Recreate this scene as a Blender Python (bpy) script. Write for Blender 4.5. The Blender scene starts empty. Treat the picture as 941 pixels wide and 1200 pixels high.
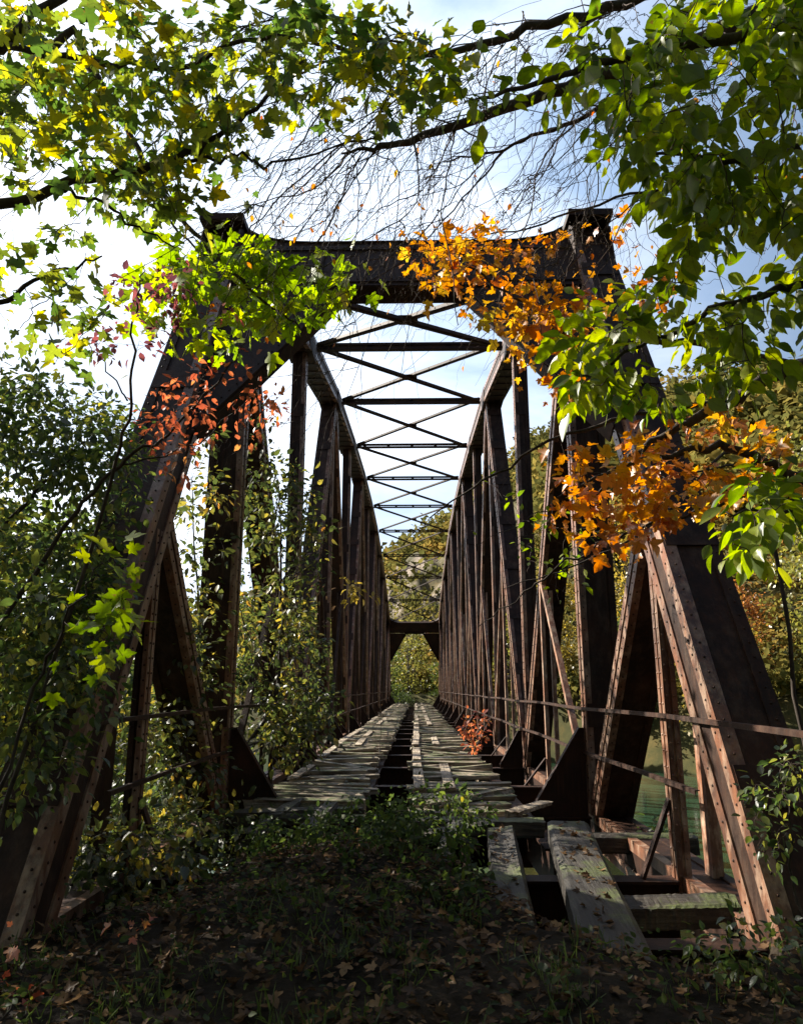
import bpy, math, random
import numpy as np
from mathutils import Vector, Matrix, Euler

random.seed(7)
RNG = np.random.default_rng(11)
SC = bpy.context.scene
COL = SC.collection
R = math.radians

# ------------------------------------------------------------------ camera
EYE = Vector((0.13, 0.0, 1.45))
FPX, PITCH, YAW = 870.0, 13.4, 1.09
cd = bpy.data.cameras.new('camera'); cam = bpy.data.objects.new('camera', cd); COL.objects.link(cam)
cam.location = EYE
cam.rotation_euler = Euler((R(90 + PITCH), 0, R(YAW)), 'XYZ')
cd.sensor_fit = 'VERTICAL'; cd.sensor_height = 36.0; cd.sensor_width = 36.0
cd.lens = FPX / 1200 * 36.0
cd.clip_start = 0.05; cd.clip_end = 3000
SC.camera = cam
CM = np.array(cam.rotation_euler.to_matrix())

def at(px, py, d):
    """a point of the place that is seen at this spot, d metres ahead"""
    v = CM @ np.array(((px - 470.5) / FPX, (600 - py) / FPX, -1.0))
    return np.array(EYE) + v * d

# ------------------------------------------------------------------ objects
def tag(o, label=None, cat=None, group=None, kind=None):
    if label: o['label'] = label
    if cat: o['category'] = cat
    if group: o['group'] = group
    if kind: o['kind'] = kind
    return o

def empty(name, loc, label=None, cat=None, group=None):
    o = bpy.data.objects.new(name, None); COL.objects.link(o)
    o.location = Vector(loc); o.empty_display_size = 0.2
    return tag(o, label, cat, group)

def world_loc(o):
    v = Vector((0, 0, 0))
    while o is not None:
        v += o.location; o = o.parent
    return v

def mesh_object(name, V, F, mat, parent=None, smooth=False, loc=None, hi=None):
    V = np.asarray(V, dtype=np.float64)
    me = bpy.data.meshes.new(name)
    base = np.array(world_loc(parent)) if parent is not None else np.zeros(3)
    if loc is not None: base = base + np.array(loc)
    me.from_pydata((V - base).tolist(), [], F)
    me.materials.append(mat)
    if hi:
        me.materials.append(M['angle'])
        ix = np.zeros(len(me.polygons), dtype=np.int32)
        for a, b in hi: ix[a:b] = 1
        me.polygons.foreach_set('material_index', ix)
    if smooth:
        me.polygons.foreach_set('use_smooth', np.ones(len(me.polygons), dtype=bool))
    me.update()
    o = bpy.data.objects.new(name, me); COL.objects.link(o)
    if loc is not None: o.location = Vector(loc)
    if parent is not None: o.parent = parent
    return o

def fast_mesh(name, V, tris, mat, parent=None, loc=None, smooth=False):
    """many triangles at once"""
    base = np.array(world_loc(parent)) if parent is not None else np.zeros(3)
    if loc is not None: base = base + np.array(loc)
    V = (V - base).astype(np.float32); tris = tris.astype(np.int32)
    me = bpy.data.meshes.new(name)
    me.vertices.add(len(V)); me.vertices.foreach_set('co', V.ravel())
    me.loops.add(tris.size); me.loops.foreach_set('vertex_index', tris.ravel())
    me.polygons.add(len(tris))
    me.polygons.foreach_set('loop_start', np.arange(0, tris.size, 3, dtype=np.int32))
    me.materials.append(mat)
    if smooth: me.polygons.foreach_set('use_smooth', np.ones(len(tris), dtype=bool))
    me.update(calc_edges=True); me.validate()
    o = bpy.data.objects.new(name, me); COL.objects.link(o)
    if loc is not None: o.location = Vector(loc)
    if parent is not None: o.parent = parent
    return o

class MB:
    def __init__(s): s.V = []; s.F = []; s.hi = []
    def box(s, c, a, b, n):
        """centre and three half vectors"""
        c, a, b, n = (np.asarray(v, float) for v in (c, a, b, n)); i = len(s.V)
        for sx, sy, sz in ((-1,-1,-1),(1,-1,-1),(1,1,-1),(-1,1,-1),(-1,-1,1),(1,-1,1),(1,1,1),(-1,1,1)):
            s.V.append(c + a*sx + b*sy + n*sz)
        for f in ((0,3,2,1),(4,5,6,7),(0,1,5,4),(1,2,6,5),(2,3,7,6),(3,0,4,7)):
            s.F.append(tuple(i + k for k in f))
    def aabox(s, x0, x1, y0, y1, z0, z1):
        s.box(((x0+x1)/2,(y0+y1)/2,(z0+z1)/2), ((x1-x0)/2,0,0), (0,(y1-y0)/2,0), (0,0,(z1-z0)/2))
    def rivet(s, c, n, r=0.0125, h=0.010):
        n = np.asarray(n, float); n = n / np.linalg.norm(n)
        a = np.cross(n, (0.31, 0.52, 0.79)); a /= np.linalg.norm(a); b = np.cross(n, a)
        i = len(s.V); k = 6
        for rr, hh in ((r, -0.002), (r*0.8, h*0.65), (r*0.35, h)):
            for j in range(k):
                t = j * 2*math.pi/k
                s.V.append(c + (a*math.cos(t) + b*math.sin(t))*rr + n*hh)
        for q in (0, 1):
            for j in range(k):
                s.F.append((i+q*k+j, i+q*k+(j+1)%k, i+(q+1)*k+(j+1)%k, i+(q+1)*k+j))
        s.F.append(tuple(i+2*k+j for j in range(k)))
    def prism(s, pts, nrm, t):
        """polygon given by points, thickened by t to both sides along nrm"""
        nrm = np.asarray(nrm, float); nrm = nrm/np.linalg.norm(nrm)*t; i = len(s.V); k = len(pts)
        for sg in (-1, 1):
            for p in pts: s.V.append(np.asarray(p, float) + nrm*sg)
        s.F.append(tuple(i+j for j in range(k))[::-1]); s.F.append(tuple(i+k+j for j in range(k)))
        for j in range(k): s.F.append((i+j, i+(j+1)%k, i+k+(j+1)%k, i+k+j))
    def member(s, P, Q, wx, wd, lat=(1,0,0), angle=0.0, rivets=0.0, tie=0.0):
        """riveted box between two nodes: core, corner angles proud of it, rivets on them, tie plates"""
        P = np.asarray(P, float); Q = np.asarray(Q, float); L = np.linalg.norm(Q-P); t = (Q-P)/L
        lat = np.asarray(lat, float); lat = lat - t*np.dot(lat, t); lat /= np.linalg.norm(lat)
        nn = np.cross(t, lat); c = (P+Q)/2
        s.box(c, t*L/2, lat*wx/2, nn*wd/2)
        if angle:
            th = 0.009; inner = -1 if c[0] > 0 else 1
            aw = min(angle, wd*0.42); m = int(L/rivets) if rivets else 0
            for sl in (-1, 1):
                f0 = len(s.F)
                for sn in (-1, 1):
                    s.box(c + nn*sn*(wd/2+th) + lat*sl*(wx/2+th*2-angle/2), t*(L/2-0.004), lat*angle/2, nn*th)
                    s.box(c + lat*sl*(wx/2+th) + nn*sn*(wd/2-aw/2-0.001), t*(L/2-0.006), lat*th, nn*aw/2)
                if sl == inner: s.hi.append((f0, len(s.F)))  # only the inner side gets the lighter colour, as if sunlit
                for q_ in range(m):
                    q = P + t*((q_+0.5)*L/m)
                    for sn in (-1, 1):
                        s.rivet(q + nn*sn*(wd/2+th*2) + lat*sl*(wx/2+th*2-angle*0.5), nn*sn)
                        s.rivet(q + t*rivets*0.5*(q_ < m-1) + lat*sl*(wx/2+th*2) + nn*sn*(wd/2-aw*0.5), lat*sl)
            if tie:
                m = max(2, int(L/tie))
                for j in range(m):
                    q = P + t*((j+0.5)*L/m)
                    for sn in (-1, 1):
                        s.box(q + nn*sn*(wd/2+0.022), t*0.16, lat*(wx/2-0.003), nn*0.0042)
    def tube(s, pts, rad, k=6):
        pts = np.asarray(pts, float); n = len(pts); i0 = len(s.V)
        ref = np.array((0.37, 0.21, 0.9))
        for j in range(n):
            t = pts[min(j+1, n-1)] - pts[max(j-1, 0)]; t = t/(np.linalg.norm(t)+1e-9)
            a = np.cross(t, ref); a = a/(np.linalg.norm(a)+1e-9); b = np.cross(t, a)
            for q in range(k):
                an = q*2*math.pi/k
                s.V.append(pts[j] + (a*math.cos(an) + b*math.sin(an))*rad[j])
        for j in range(n-1):
            for q in range(k):
                s.F.append((i0+j*k+q, i0+j*k+(q+1)%k, i0+(j+1)*k+(q+1)%k, i0+(j+1)*k+q))
        s.F.append(tuple(i0+(n-1)*k+q for q in range(k)))
        s.F.append(tuple(i0+q for q in range(k))[::-1])
    def build(s, name, mat, parent=None, smooth=False, loc=None):
        return mesh_object(name, s.V, s.F, mat, parent, smooth, loc, s.hi)

# ------------------------------------------------------------------ materials
def new_mat(name):
    m = bpy.data.materials.new(name); m.use_nodes = True
    nt = m.node_tree; nt.nodes.clear()
    out = nt.nodes.new('ShaderNodeOutputMaterial')
    return m, nt, out

def ramp(nt, stops, fac=None, interp='LINEAR'):
    n = nt.nodes.new('ShaderNodeValToRGB'); cr = n.color_ramp; cr.interpolation = interp
    while len(cr.elements) < len(stops): cr.elements.new(0.5)
    for e, (p, c) in zip(cr.elements, stops):
        e.position = p; e.color = (*c, 1) if len(c) == 3 else c
    if fac is not None: nt.links.new(fac, n.inputs[0])
    return n

def noise(nt, scale, detail=5, rough=0.6, vec=None, dist=0.0):
    n = nt.nodes.new('ShaderNodeTexNoise'); n.inputs['Scale'].default_value = scale
    n.inputs['Detail'].default_value = detail; n.inputs['Roughness'].default_value = rough
    n.inputs['Distortion'].default_value = dist
    if vec is not None: nt.links.new(vec, n.inputs['Vector'])
    return n

def coords(nt, scale=(1,1,1), kind='Object'):
    tc = nt.nodes.new('ShaderNodeTexCoord'); mp = nt.nodes.new('ShaderNodeMapping')
    mp.inputs['Scale'].default_value = scale
    nt.links.new(tc.outputs[kind], mp.inputs[0])
    return mp.outputs[0]

def mixc(nt, fac, a, b):
    n = nt.nodes.new('ShaderNodeMix'); n.data_type = 'RGBA'
    for sock, v in ((n.inputs[0], fac), (n.inputs[6], a), (n.inputs[7], b)):
        if isinstance(v, (int, float)): sock.default_value = v
        elif isinstance(v, tuple): sock.default_value = (*v, 1)
        else: nt.links.new(v, sock)
    return n.outputs[2]

def math_n(nt, op, a, b=0.0):
    n = nt.nodes.new('ShaderNodeMath'); n.operation = op
    for sock, v in ((n.inputs[0], a), (n.inputs[1], b)):
        if isinstance(v, (int, float)): sock.default_value = v
        else: nt.links.new(v, sock)
    return n.outputs[0]

def bump(nt, h, strength, dist=0.02):
    b = nt.nodes.new('ShaderNodeBump'); b.inputs['Strength'].default_value = strength
    b.inputs['Distance'].default_value = dist; nt.links.new(h, b.inputs['Height'])
    return b.outputs[0]

def principled(nt, out, col, rough=0.8, normal=None, spec=0.3, metal=0.0):
    p = nt.nodes.new('ShaderNodeBsdfPrincipled')
    if isinstance(col, tuple): p.inputs['Base Color'].default_value = (*col, 1)
    else: nt.links.new(col, p.inputs['Base Color'])
    if isinstance(rough, float): p.inputs['Roughness'].default_value = rough
    else: nt.links.new(rough, p.inputs['Roughness'])
    p.inputs['Specular IOR Level'].default_value = spec; p.inputs['Metallic'].default_value = metal
    if normal is not None: nt.links.new(normal, p.inputs['Normal'])
    nt.links.new(p.outputs[0], out.inputs[0])
    return p

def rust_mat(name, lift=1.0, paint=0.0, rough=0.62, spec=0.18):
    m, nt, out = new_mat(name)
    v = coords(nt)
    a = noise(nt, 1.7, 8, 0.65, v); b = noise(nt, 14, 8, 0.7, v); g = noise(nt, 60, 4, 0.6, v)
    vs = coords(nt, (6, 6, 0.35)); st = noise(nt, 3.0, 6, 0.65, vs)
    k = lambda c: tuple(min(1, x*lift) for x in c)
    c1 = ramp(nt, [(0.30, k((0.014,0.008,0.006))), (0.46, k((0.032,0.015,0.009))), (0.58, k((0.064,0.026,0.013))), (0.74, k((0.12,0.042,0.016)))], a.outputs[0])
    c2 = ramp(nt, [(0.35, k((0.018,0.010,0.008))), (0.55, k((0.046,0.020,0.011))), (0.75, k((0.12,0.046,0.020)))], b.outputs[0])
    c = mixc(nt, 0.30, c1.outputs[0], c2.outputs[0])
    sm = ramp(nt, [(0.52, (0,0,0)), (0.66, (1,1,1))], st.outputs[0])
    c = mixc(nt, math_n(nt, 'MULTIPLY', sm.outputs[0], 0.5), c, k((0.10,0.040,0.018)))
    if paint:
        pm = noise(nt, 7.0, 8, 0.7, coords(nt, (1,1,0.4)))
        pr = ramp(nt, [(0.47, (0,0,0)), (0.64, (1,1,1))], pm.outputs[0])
        c = mixc(nt, math_n(nt, 'MULTIPLY', pr.outputs[0], paint), c, (0.42,0.30,0.21))  # worn paint; on the angle materials it also stands in for sunlight
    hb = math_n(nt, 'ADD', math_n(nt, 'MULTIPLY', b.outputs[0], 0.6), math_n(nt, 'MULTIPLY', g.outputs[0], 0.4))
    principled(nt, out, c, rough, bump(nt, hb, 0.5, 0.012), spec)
    return m

def wood_mat(name, axis='X', moss=0.0, tone=1.0):
    m, nt, out = new_mat(name)
    sc = (1.2, 22, 22) if axis == 'X' else (22, 1.2, 22)
    v = coords(nt, sc); gn = noise(nt, 1.5, 9, 0.7, v, 0.4)
    w = coords(nt); big = noise(nt, 1.6, 6, 0.6, w)
    k = lambda c: tuple(x*tone for x in c)
    c = ramp(nt, [(0.30, k((0.035,0.026,0.018))), (0.46, k((0.135,0.105,0.072))), (0.60, k((0.27,0.225,0.165))), (0.8, k((0.36,0.315,0.245)))], gn.outputs[0]).outputs[0]
    dk = ramp(nt, [(0.36, (0.25,0.22,0.19)), (0.6, (1,1,1))], big.outputs[0])
    mul = nt.nodes.new('ShaderNodeMix'); mul.data_type = 'RGBA'; mul.blend_type = 'MULTIPLY'; mul.inputs[0].default_value = 1
    nt.links.new(c, mul.inputs[6]); nt.links.new(dk.outputs[0], mul.inputs[7]); c = mul.outputs[2]
    if moss:
        mn = noise(nt, 2.6, 8, 0.7, w)
        geo = nt.nodes.new('ShaderNodeNewGeometry'); sx = nt.nodes.new('ShaderNodeSeparateXYZ'); nt.links.new(geo.outputs['Normal'], sx.inputs[0])
        mr = ramp(nt, [(0.62-moss*0.25, (0,0,0)), (0.70-moss*0.2, (1,1,1))], mn.outputs[0])
        up = ramp(nt, [(0.1, (0,0,0)), (0.6, (1,1,1))], sx.outputs[2])
        fine = noise(nt, 45, 4, 0.6, w)
        mc = ramp(nt, [(0.3, (0.022,0.030,0.008)), (0.7, (0.085,0.10,0.022))], fine.outputs[0])
        c = mixc(nt, math_n(nt, 'MULTIPLY', mr.outputs[0], up.outputs[0]), c, mc.outputs[0])
    principled(nt, out, c, 0.62, bump(nt, gn.outputs[0], 0.8, 0.02), 0.35)
    return m

def leaf_mat(name, stops, trans=0.5, gloss=0.05, patch=0.35, patch_scale=0.9, vein=True, tv=2.3, tsat=1.0):
    """leaf colour: each leaf its own hue, drifting between patches of the crown"""
    m, nt, out = new_mat(name)
    geo = nt.nodes.new('ShaderNodeNewGeometry')
    v = coords(nt); n = noise(nt, patch_scale, 3, 0.5, v)
    st = nt.nodes.new('ShaderNodeMapRange'); st.inputs[1].default_value = 0.3; st.inputs[2].default_value = 0.7
    nt.links.new(n.outputs[0], st.inputs[0])
    f = math_n(nt, 'ADD', math_n(nt, 'MULTIPLY', geo.outputs['Random Per Island'], 1-patch), math_n(nt, 'MULTIPLY', st.outputs[0], patch))
    c = ramp(nt, stops, f).outputs[0]
    fn = noise(nt, 38, 3, 0.6, v)
    vr = ramp(nt, [(0.3, (0.72,0.72,0.72)), (0.7, (1.0,1.0,1.0))], fn.outputs[0])
    if vein:
        uv = nt.nodes.new('ShaderNodeUVMap'); su = nt.nodes.new('ShaderNodeSeparateXYZ'); nt.links.new(uv.outputs[0], su.inputs[0])
        ax = math_n(nt, 'ABSOLUTE', su.outputs[0])
        mid = math_n(nt, 'LESS_THAN', ax, 0.016)
        fr = math_n(nt, 'FRACT', math_n(nt, 'MULTIPLY', math_n(nt, 'SUBTRACT', su.outputs[1], math_n(nt, 'MULTIPLY', ax, 0.85)), 6.5))
        side = math_n(nt, 'LESS_THAN', fr, 0.11)
        vv = math_n(nt, 'MULTIPLY', math_n(nt, 'MAXIMUM', mid, math_n(nt, 'MULTIPLY', side, 0.55)), 0.42)
        c = mixc(nt, vv, c, mixc(nt, 0.5, c, (0.02,0.02,0.006)))
        sp = noise(nt, 70, 2, 0.5, v)
        c = mixc(nt, ramp(nt, [(0.66, (0,0,0)), (0.70, (0.8,0.8,0.8))], sp.outputs[0]).outputs[0], c, (0.10,0.055,0.02))
    mul = nt.nodes.new('ShaderNodeMix'); mul.data_type = 'RGBA'; mul.blend_type = 'MULTIPLY'; mul.inputs[0].default_value = 1
    nt.links.new(c, mul.inputs[6]); nt.links.new(vr.outputs[0], mul.inputs[7]); c = mul.outputs[2]
    d = nt.nodes.new('ShaderNodeBsdfDiffuse'); t = nt.nodes.new('ShaderNodeBsdfTranslucent')
    hs = nt.nodes.new('ShaderNodeHueSaturation'); hs.inputs['Saturation'].default_value = tsat; hs.inputs['Value'].default_value = tv
    nt.links.new(c, d.inputs[0]); nt.links.new(c, hs.inputs['Color']); nt.links.new(hs.outputs[0], t.inputs[0])
    mx = nt.nodes.new('ShaderNodeMixShader'); mx.inputs[0].default_value = trans
    nt.links.new(d.outputs[0], mx.inputs[1]); nt.links.new(t.outputs[0], mx.inputs[2])
    gl = nt.nodes.new('ShaderNodeBsdfGlossy'); gl.inputs['Roughness'].default_value = 0.42
    m2 = nt.nodes.new('ShaderNodeMixShader'); m2.inputs[0].default_value = gloss
    nt.links.new(mx.outputs[0], m2.inputs[1]); nt.links.new(gl.outputs[0], m2.inputs[2])
    nt.links.new(m2.outputs[0], out.inputs[0])
    return m

def bark_mat(name, lo, hi):
    m, nt, out = new_mat(name)
    v = coords(nt, (9, 9, 2)); n = noise(nt, 3, 7, 0.7, v)
    c = ramp(nt, [(0.3, lo), (0.7, hi)], n.outputs[0])
    principled(nt, out, c.outputs[0], 0.9, bump(nt, n.outputs[0], 0.6, 0.01), 0.2)
    return m

M = {}
M['rust'] = rust_mat('rusty steel', 0.55)
M['rust_post'] = rust_mat('rusty steel with worn paint', 0.55, 0.06)
M['angle'] = rust_mat('rusty flange angles with pale sunlit tone', 2.4, 0.5, 0.42, 0.5)  # lighter copy of the rust, sunlight on inner edges put into the colour
M['rust_sunlit'] = rust_mat('rusted angle with sunlit tone', 3.4, 0.9, 0.45, 0.5)  # sunlit copy of the rust for the right truss, light painted in
M['wood'] = wood_mat('weathered deck timber', 'X', 0.68, 1.75)
M['wood_long'] = wood_mat('weathered long timber', 'Y', 0.2, 2.0)
M['wood_moss'] = wood_mat('mossy timber', 'X', 0.6, 0.36)
M['wood_long_moss'] = wood_mat('mossy long timber', 'Y', 0.40, 0.20)
M['bark'] = bark_mat('bark', (0.018,0.014,0.011), (0.075,0.06,0.048))
M['twig'] = bark_mat('twig bark', (0.03,0.022,0.018), (0.10,0.075,0.06))
G1, G2, G3 = (0.030,0.062,0.012), (0.062,0.115,0.016), (0.12,0.17,0.02)
YG, Y1, Y2, OR, OR2, RD = (0.22,0.25,0.02), (0.42,0.36,0.02), (0.50,0.34,0.02), (0.50,0.19,0.02), (0.40,0.11,0.02), (0.30,0.045,0.025)
M['maple'] = leaf_mat('maple leaves', [(0.0, G1), (0.30, (0.055,0.095,0.018)), (0.52, (0.12,0.15,0.024)), (0.68, (0.22,0.23,0.03)), (0.85, (0.38,0.32,0.035)), (1.0, (0.46,0.26,0.03))], 0.55, tsat=1.12)
M['maple_lime'] = leaf_mat('lime maple leaves', [(0.0, (0.08,0.14,0.016)), (0.5, (0.17,0.24,0.02)), (0.85, (0.30,0.32,0.02)), (1.0, Y2)], 0.55, tsat=1.12)
M['elm'] = leaf_mat('broad green leaves', [(0.0, (0.030,0.055,0.010)), (0.2, (0.075,0.12,0.014)), (0.5, (0.16,0.21,0.014)), (0.8, (0.26,0.28,0.016)), (1.0, (0.38,0.33,0.03))], 0.55, tsat=1.12)
M['orange'] = leaf_mat('orange leaves', [(0.0, (0.19,0.045,0.022)), (0.2, (0.36,0.095,0.025)), (0.42, (0.50,0.18,0.035)), (0.66, (0.55,0.27,0.05)), (0.86, (0.56,0.38,0.06)), (1.0, (0.26,0.24,0.03))], 0.5, patch=0.55, patch_scale=1.4, tv=1.7, tsat=1.1)
M['red'] = leaf_mat('red leaves', [(0.0, (0.17,0.05,0.035)), (0.3, (0.38,0.10,0.06)), (0.6, (0.50,0.17,0.085)), (0.85, (0.52,0.27,0.09)), (1.0, (0.40,0.28,0.06))], 0.5, patch=0.5, tv=1.6, tsat=1.1)
M['purple'] = leaf_mat('purple red leaves', [(0.0, (0.06,0.02,0.03)), (0.5, (0.14,0.04,0.05)), (1.0, (0.30,0.06,0.05))], 0.5, tv=1.6)
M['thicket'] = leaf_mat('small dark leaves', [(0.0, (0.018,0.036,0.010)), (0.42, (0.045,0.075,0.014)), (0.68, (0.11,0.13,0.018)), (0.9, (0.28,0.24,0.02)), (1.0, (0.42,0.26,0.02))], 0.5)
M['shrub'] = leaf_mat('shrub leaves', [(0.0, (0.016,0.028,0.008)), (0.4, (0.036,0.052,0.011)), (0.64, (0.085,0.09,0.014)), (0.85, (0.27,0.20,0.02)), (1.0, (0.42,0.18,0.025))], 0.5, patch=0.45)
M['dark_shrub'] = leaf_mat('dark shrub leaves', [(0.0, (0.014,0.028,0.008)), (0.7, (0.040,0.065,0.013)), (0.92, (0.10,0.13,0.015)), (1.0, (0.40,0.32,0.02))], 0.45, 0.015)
M['litter'] = leaf_mat('fallen leaves', [(0.0, (0.025,0.015,0.009)), (0.4, (0.065,0.037,0.019)), (0.7, (0.14,0.082,0.04)), (0.9, (0.25,0.155,0.075)), (1.0, (0.40,0.25,0.08))], 0.15, 0.015, patch=0.3, patch_scale=1.6)
M['grass'] = leaf_mat('grass blades', [(0.0, (0.03,0.055,0.012)), (1.0, (0.09,0.13,0.02))], 0.4)
M['gold_tree'] = leaf_mat('golden crown', [(0.0, (0.13,0.105,0.018)), (0.5, (0.26,0.19,0.025)), (1.0, (0.38,0.26,0.03))], 0.45, patch=0.4, patch_scale=0.35, vein=False)
M['olive_tree'] = leaf_mat('olive crown', [(0.0, (0.065,0.075,0.016)), (0.5, (0.14,0.14,0.024)), (1.0, (0.26,0.22,0.03))], 0.45, patch=0.4, patch_scale=0.35, vein=False)
M['green_tree'] = leaf_mat('green crown', [(0.0, (0.025,0.045,0.012)), (0.5, (0.06,0.09,0.016)), (1.0, (0.14,0.17,0.022))], 0.45, patch=0.4, patch_scale=0.35, vein=False)
M['rusty_tree'] = leaf_mat('russet crown', [(0.0, (0.16,0.06,0.02)), (0.5, (0.30,0.12,0.025)), (1.0, (0.36,0.20,0.03))], 0.45, patch=0.4, patch_scale=0.35, vein=False)
M['wood_mass'] = leaf_mat('far wood', [(0.0, (0.045,0.05,0.018)), (0.35, (0.10,0.10,0.028)), (0.6, (0.18,0.145,0.035)), (0.8, (0.26,0.17,0.04)), (1.0, (0.32,0.13,0.04))], 0.3, 0.0, patch=0.6, patch_scale=0.03, vein=False)

# ------------------------------------------------------------------ terrain
def ground_h(x, y):
    x = np.asarray(x, float); y = np.asarray(y, float)
    e = np.interp(x, [-60,-12,-6,-3.6,-2.6,-2.0,-1.2,-0.2,0.45,1.0,1.6,2.25,2.6,3.4,5,9,40], [15,9.5,6.4,5.0,5.0,6.2,8.2,8.6,7.4,5.6,5.0,5.0,5.75,6.1,7.8,10,14])
    t = np.clip((y - e), 0, None)
    bank = -0.14 - 6.9*(1-np.exp(-(t*0.42)**1.3))
    bank = bank + 0.20*np.exp(-((x+0.35)/1.0)**2 - ((y-6.6)/1.7)**2)
    bank = bank + 0.05*np.sin(x*2.1+y*1.3)*np.sin(y*1.9-x*0.7) + 0.02*np.sin(x*7.3)*np.sin(y*6.1)
    bank = bank + 0.25*np.clip((np.abs(x)-2.6)/3, 0, 1)*(y < 8)
    ys = np.interp(x, [-300,-100,-30,-8,0,8,16,26,38,55,80,200], [190,120,86,79,78,77,70,60,50,38,20,-40])
    sl = np.interp(x, [-300,-100,-40,-10,0,14,30,60,200], [0.05,0.13,0.20,0.36,0.41,0.50,0.74,0.82,0.8])
    cap = np.interp(x, [-300,-100,-40,-10,0,20,50,120], [20,30,36,52,62,78,84,90])
    s = y - ys
    up = np.clip(s/6.0, 0, 1)*6.6 + np.clip(s-14, 0, None)*sl
    up = cap*1.15*(1-np.exp(-up/cap/0.9))*0.97
    far = -7.0 + np.where(s > 0, up, 0)
    rough = np.where(s > 8, 2.2*np.sin(x*0.11+1)*np.sin(y*0.09) + 1.1*np.sin(x*0.31+y*0.17), 0)
    far = far + rough*np.clip((s-8)/30, 0, 1)
    ck = np.exp(-(((x-3)/20)**2 + ((y-150)/46)**2)**2)         # the cliff: ribs, ledges and gullies
    far = far + 0.7*ck*(1.5*np.sin(x*0.55+0.06*y+1.2*np.sin(y*0.11)) + 1.3*np.abs(np.sin(x*0.23+y*0.19)) + 1.1*np.sin(y*0.52+0.5*np.sin(x*0.8)) + 0.6*np.sin(x*1.7+y*0.4))
    return np.where(s > -2, np.maximum(far, np.where(y < 30, bank, -7)), np.maximum(bank, -7.0))

def dense_axis(segs):
    a = []
    for lo, hi, st in segs: a += list(np.arange(lo, hi, st))
    return np.array(a + [segs[-1][1]])

gx = dense_axis([(-700,-120,40), (-120,-30,6), (-30,-6,1.2), (-6,6,0.16), (6,30,1.2), (30,120,4), (120,700,40)])
gy = dense_axis([(-120,-10,10), (-10,0,1), (0,13,0.16), (13,30,1.0), (30,95,2.5), (95,200,1.6), (200,300,5), (300,900,50)])
GX, GY = np.meshgrid(gx, gy); GZ = ground_h(GX, GY)
GZ = GZ + RNG.normal(0, 0.012, GZ.shape)
V = np.stack([GX.ravel(), GY.ravel(), GZ.ravel()], 1)
nx, ny = len(gx), len(gy)
idx = np.arange(nx*ny).reshape(ny, nx)
q = np.stack([idx[:-1,:-1], idx[:-1,1:], idx[1:,1:], idx[1:,:-1]], -1).reshape(-1, 4)
tris = np.concatenate([q[:, [0,1,2]], q[:, [0,2,3]]])
m, nt, out = new_mat('earth, leaf mould and far slope')
v = coords(nt); n1 = noise(nt, 2.2, 9, 0.7, v); n2 = noise(nt, 25, 6, 0.7, v); n3 = noise(nt, 0.035, 8, 0.65, v); n4 = noise(nt, 0.22, 9, 0.75, v)
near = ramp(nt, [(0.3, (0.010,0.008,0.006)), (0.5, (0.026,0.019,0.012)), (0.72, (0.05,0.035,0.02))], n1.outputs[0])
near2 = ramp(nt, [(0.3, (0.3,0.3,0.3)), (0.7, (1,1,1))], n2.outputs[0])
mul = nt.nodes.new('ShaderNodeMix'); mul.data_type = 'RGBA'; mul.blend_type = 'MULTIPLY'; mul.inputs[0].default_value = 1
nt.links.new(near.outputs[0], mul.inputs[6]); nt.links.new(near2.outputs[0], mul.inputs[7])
slope_c = ramp(nt, [(0.32, (0.025,0.030,0.012)), (0.5, (0.055,0.052,0.018)), (0.62, (0.10,0.075,0.025)), (0.75, (0.13,0.07,0.028))], n4.outputs[0])
rock_c = ramp(nt, [(0.38, (0.05,0.042,0.03)), (0.47, (0.15,0.122,0.098)), (0.55, (0.25,0.205,0.165)), (0.66, (0.34,0.285,0.235))], noise(nt, 0.55, 12, 0.85, coords(nt, (1.3,1.3,0.3))).outputs[0])
pos = nt.nodes.new('ShaderNodeSeparateXYZ'); nt.links.new(v, pos.inputs[0])
# the bare cliff stands where the gully is, across the valley
dx = math_n(nt, 'MULTIPLY', math_n(nt, 'SUBTRACT', pos.outputs[0], 3.0), 1/17.0); dy = math_n(nt, 'MULTIPLY', math_n(nt, 'SUBTRACT', pos.outputs[1], 150.0), 1/44.0)
rr = math_n(nt, 'ADD', math_n(nt, 'MULTIPLY', dx, dx), math_n(nt, 'MULTIPLY', dy, dy))
rr = math_n(nt, 'ADD', rr, math_n(nt, 'MULTIPLY', n4.outputs[0], 1.2))
rm = ramp(nt, [(0.5, (1,1,1)), (0.9, (0,0,0))], math_n(nt, 'MULTIPLY', rr, 0.5))
gp = ramp(nt, [(0.44, (1,1,1)), (0.56, (0.15,0.15,0.15))], noise(nt, 0.16, 8, 0.75, v).outputs[0])
slope_col = mixc(nt, math_n(nt, 'MULTIPLY', rm.outputs[0], gp.outputs[0]), slope_c.outputs[0], rock_c.outputs[0])
fm = math_n(nt, 'GREATER_THAN', pos.outputs[1], 32.0)
fx = math_n(nt, 'GREATER_THAN', pos.outputs[0], 32.0)
fm = math_n(nt, 'MAXIMUM', fm, fx)
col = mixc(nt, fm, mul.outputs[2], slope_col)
principled(nt, out, col, 0.95, bump(nt, n2.outputs[0], 0.7, 0.03), 0.15)
g = fast_mesh('ground', V, tris, m, smooth=True); tag(g, kind='structure')

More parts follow.
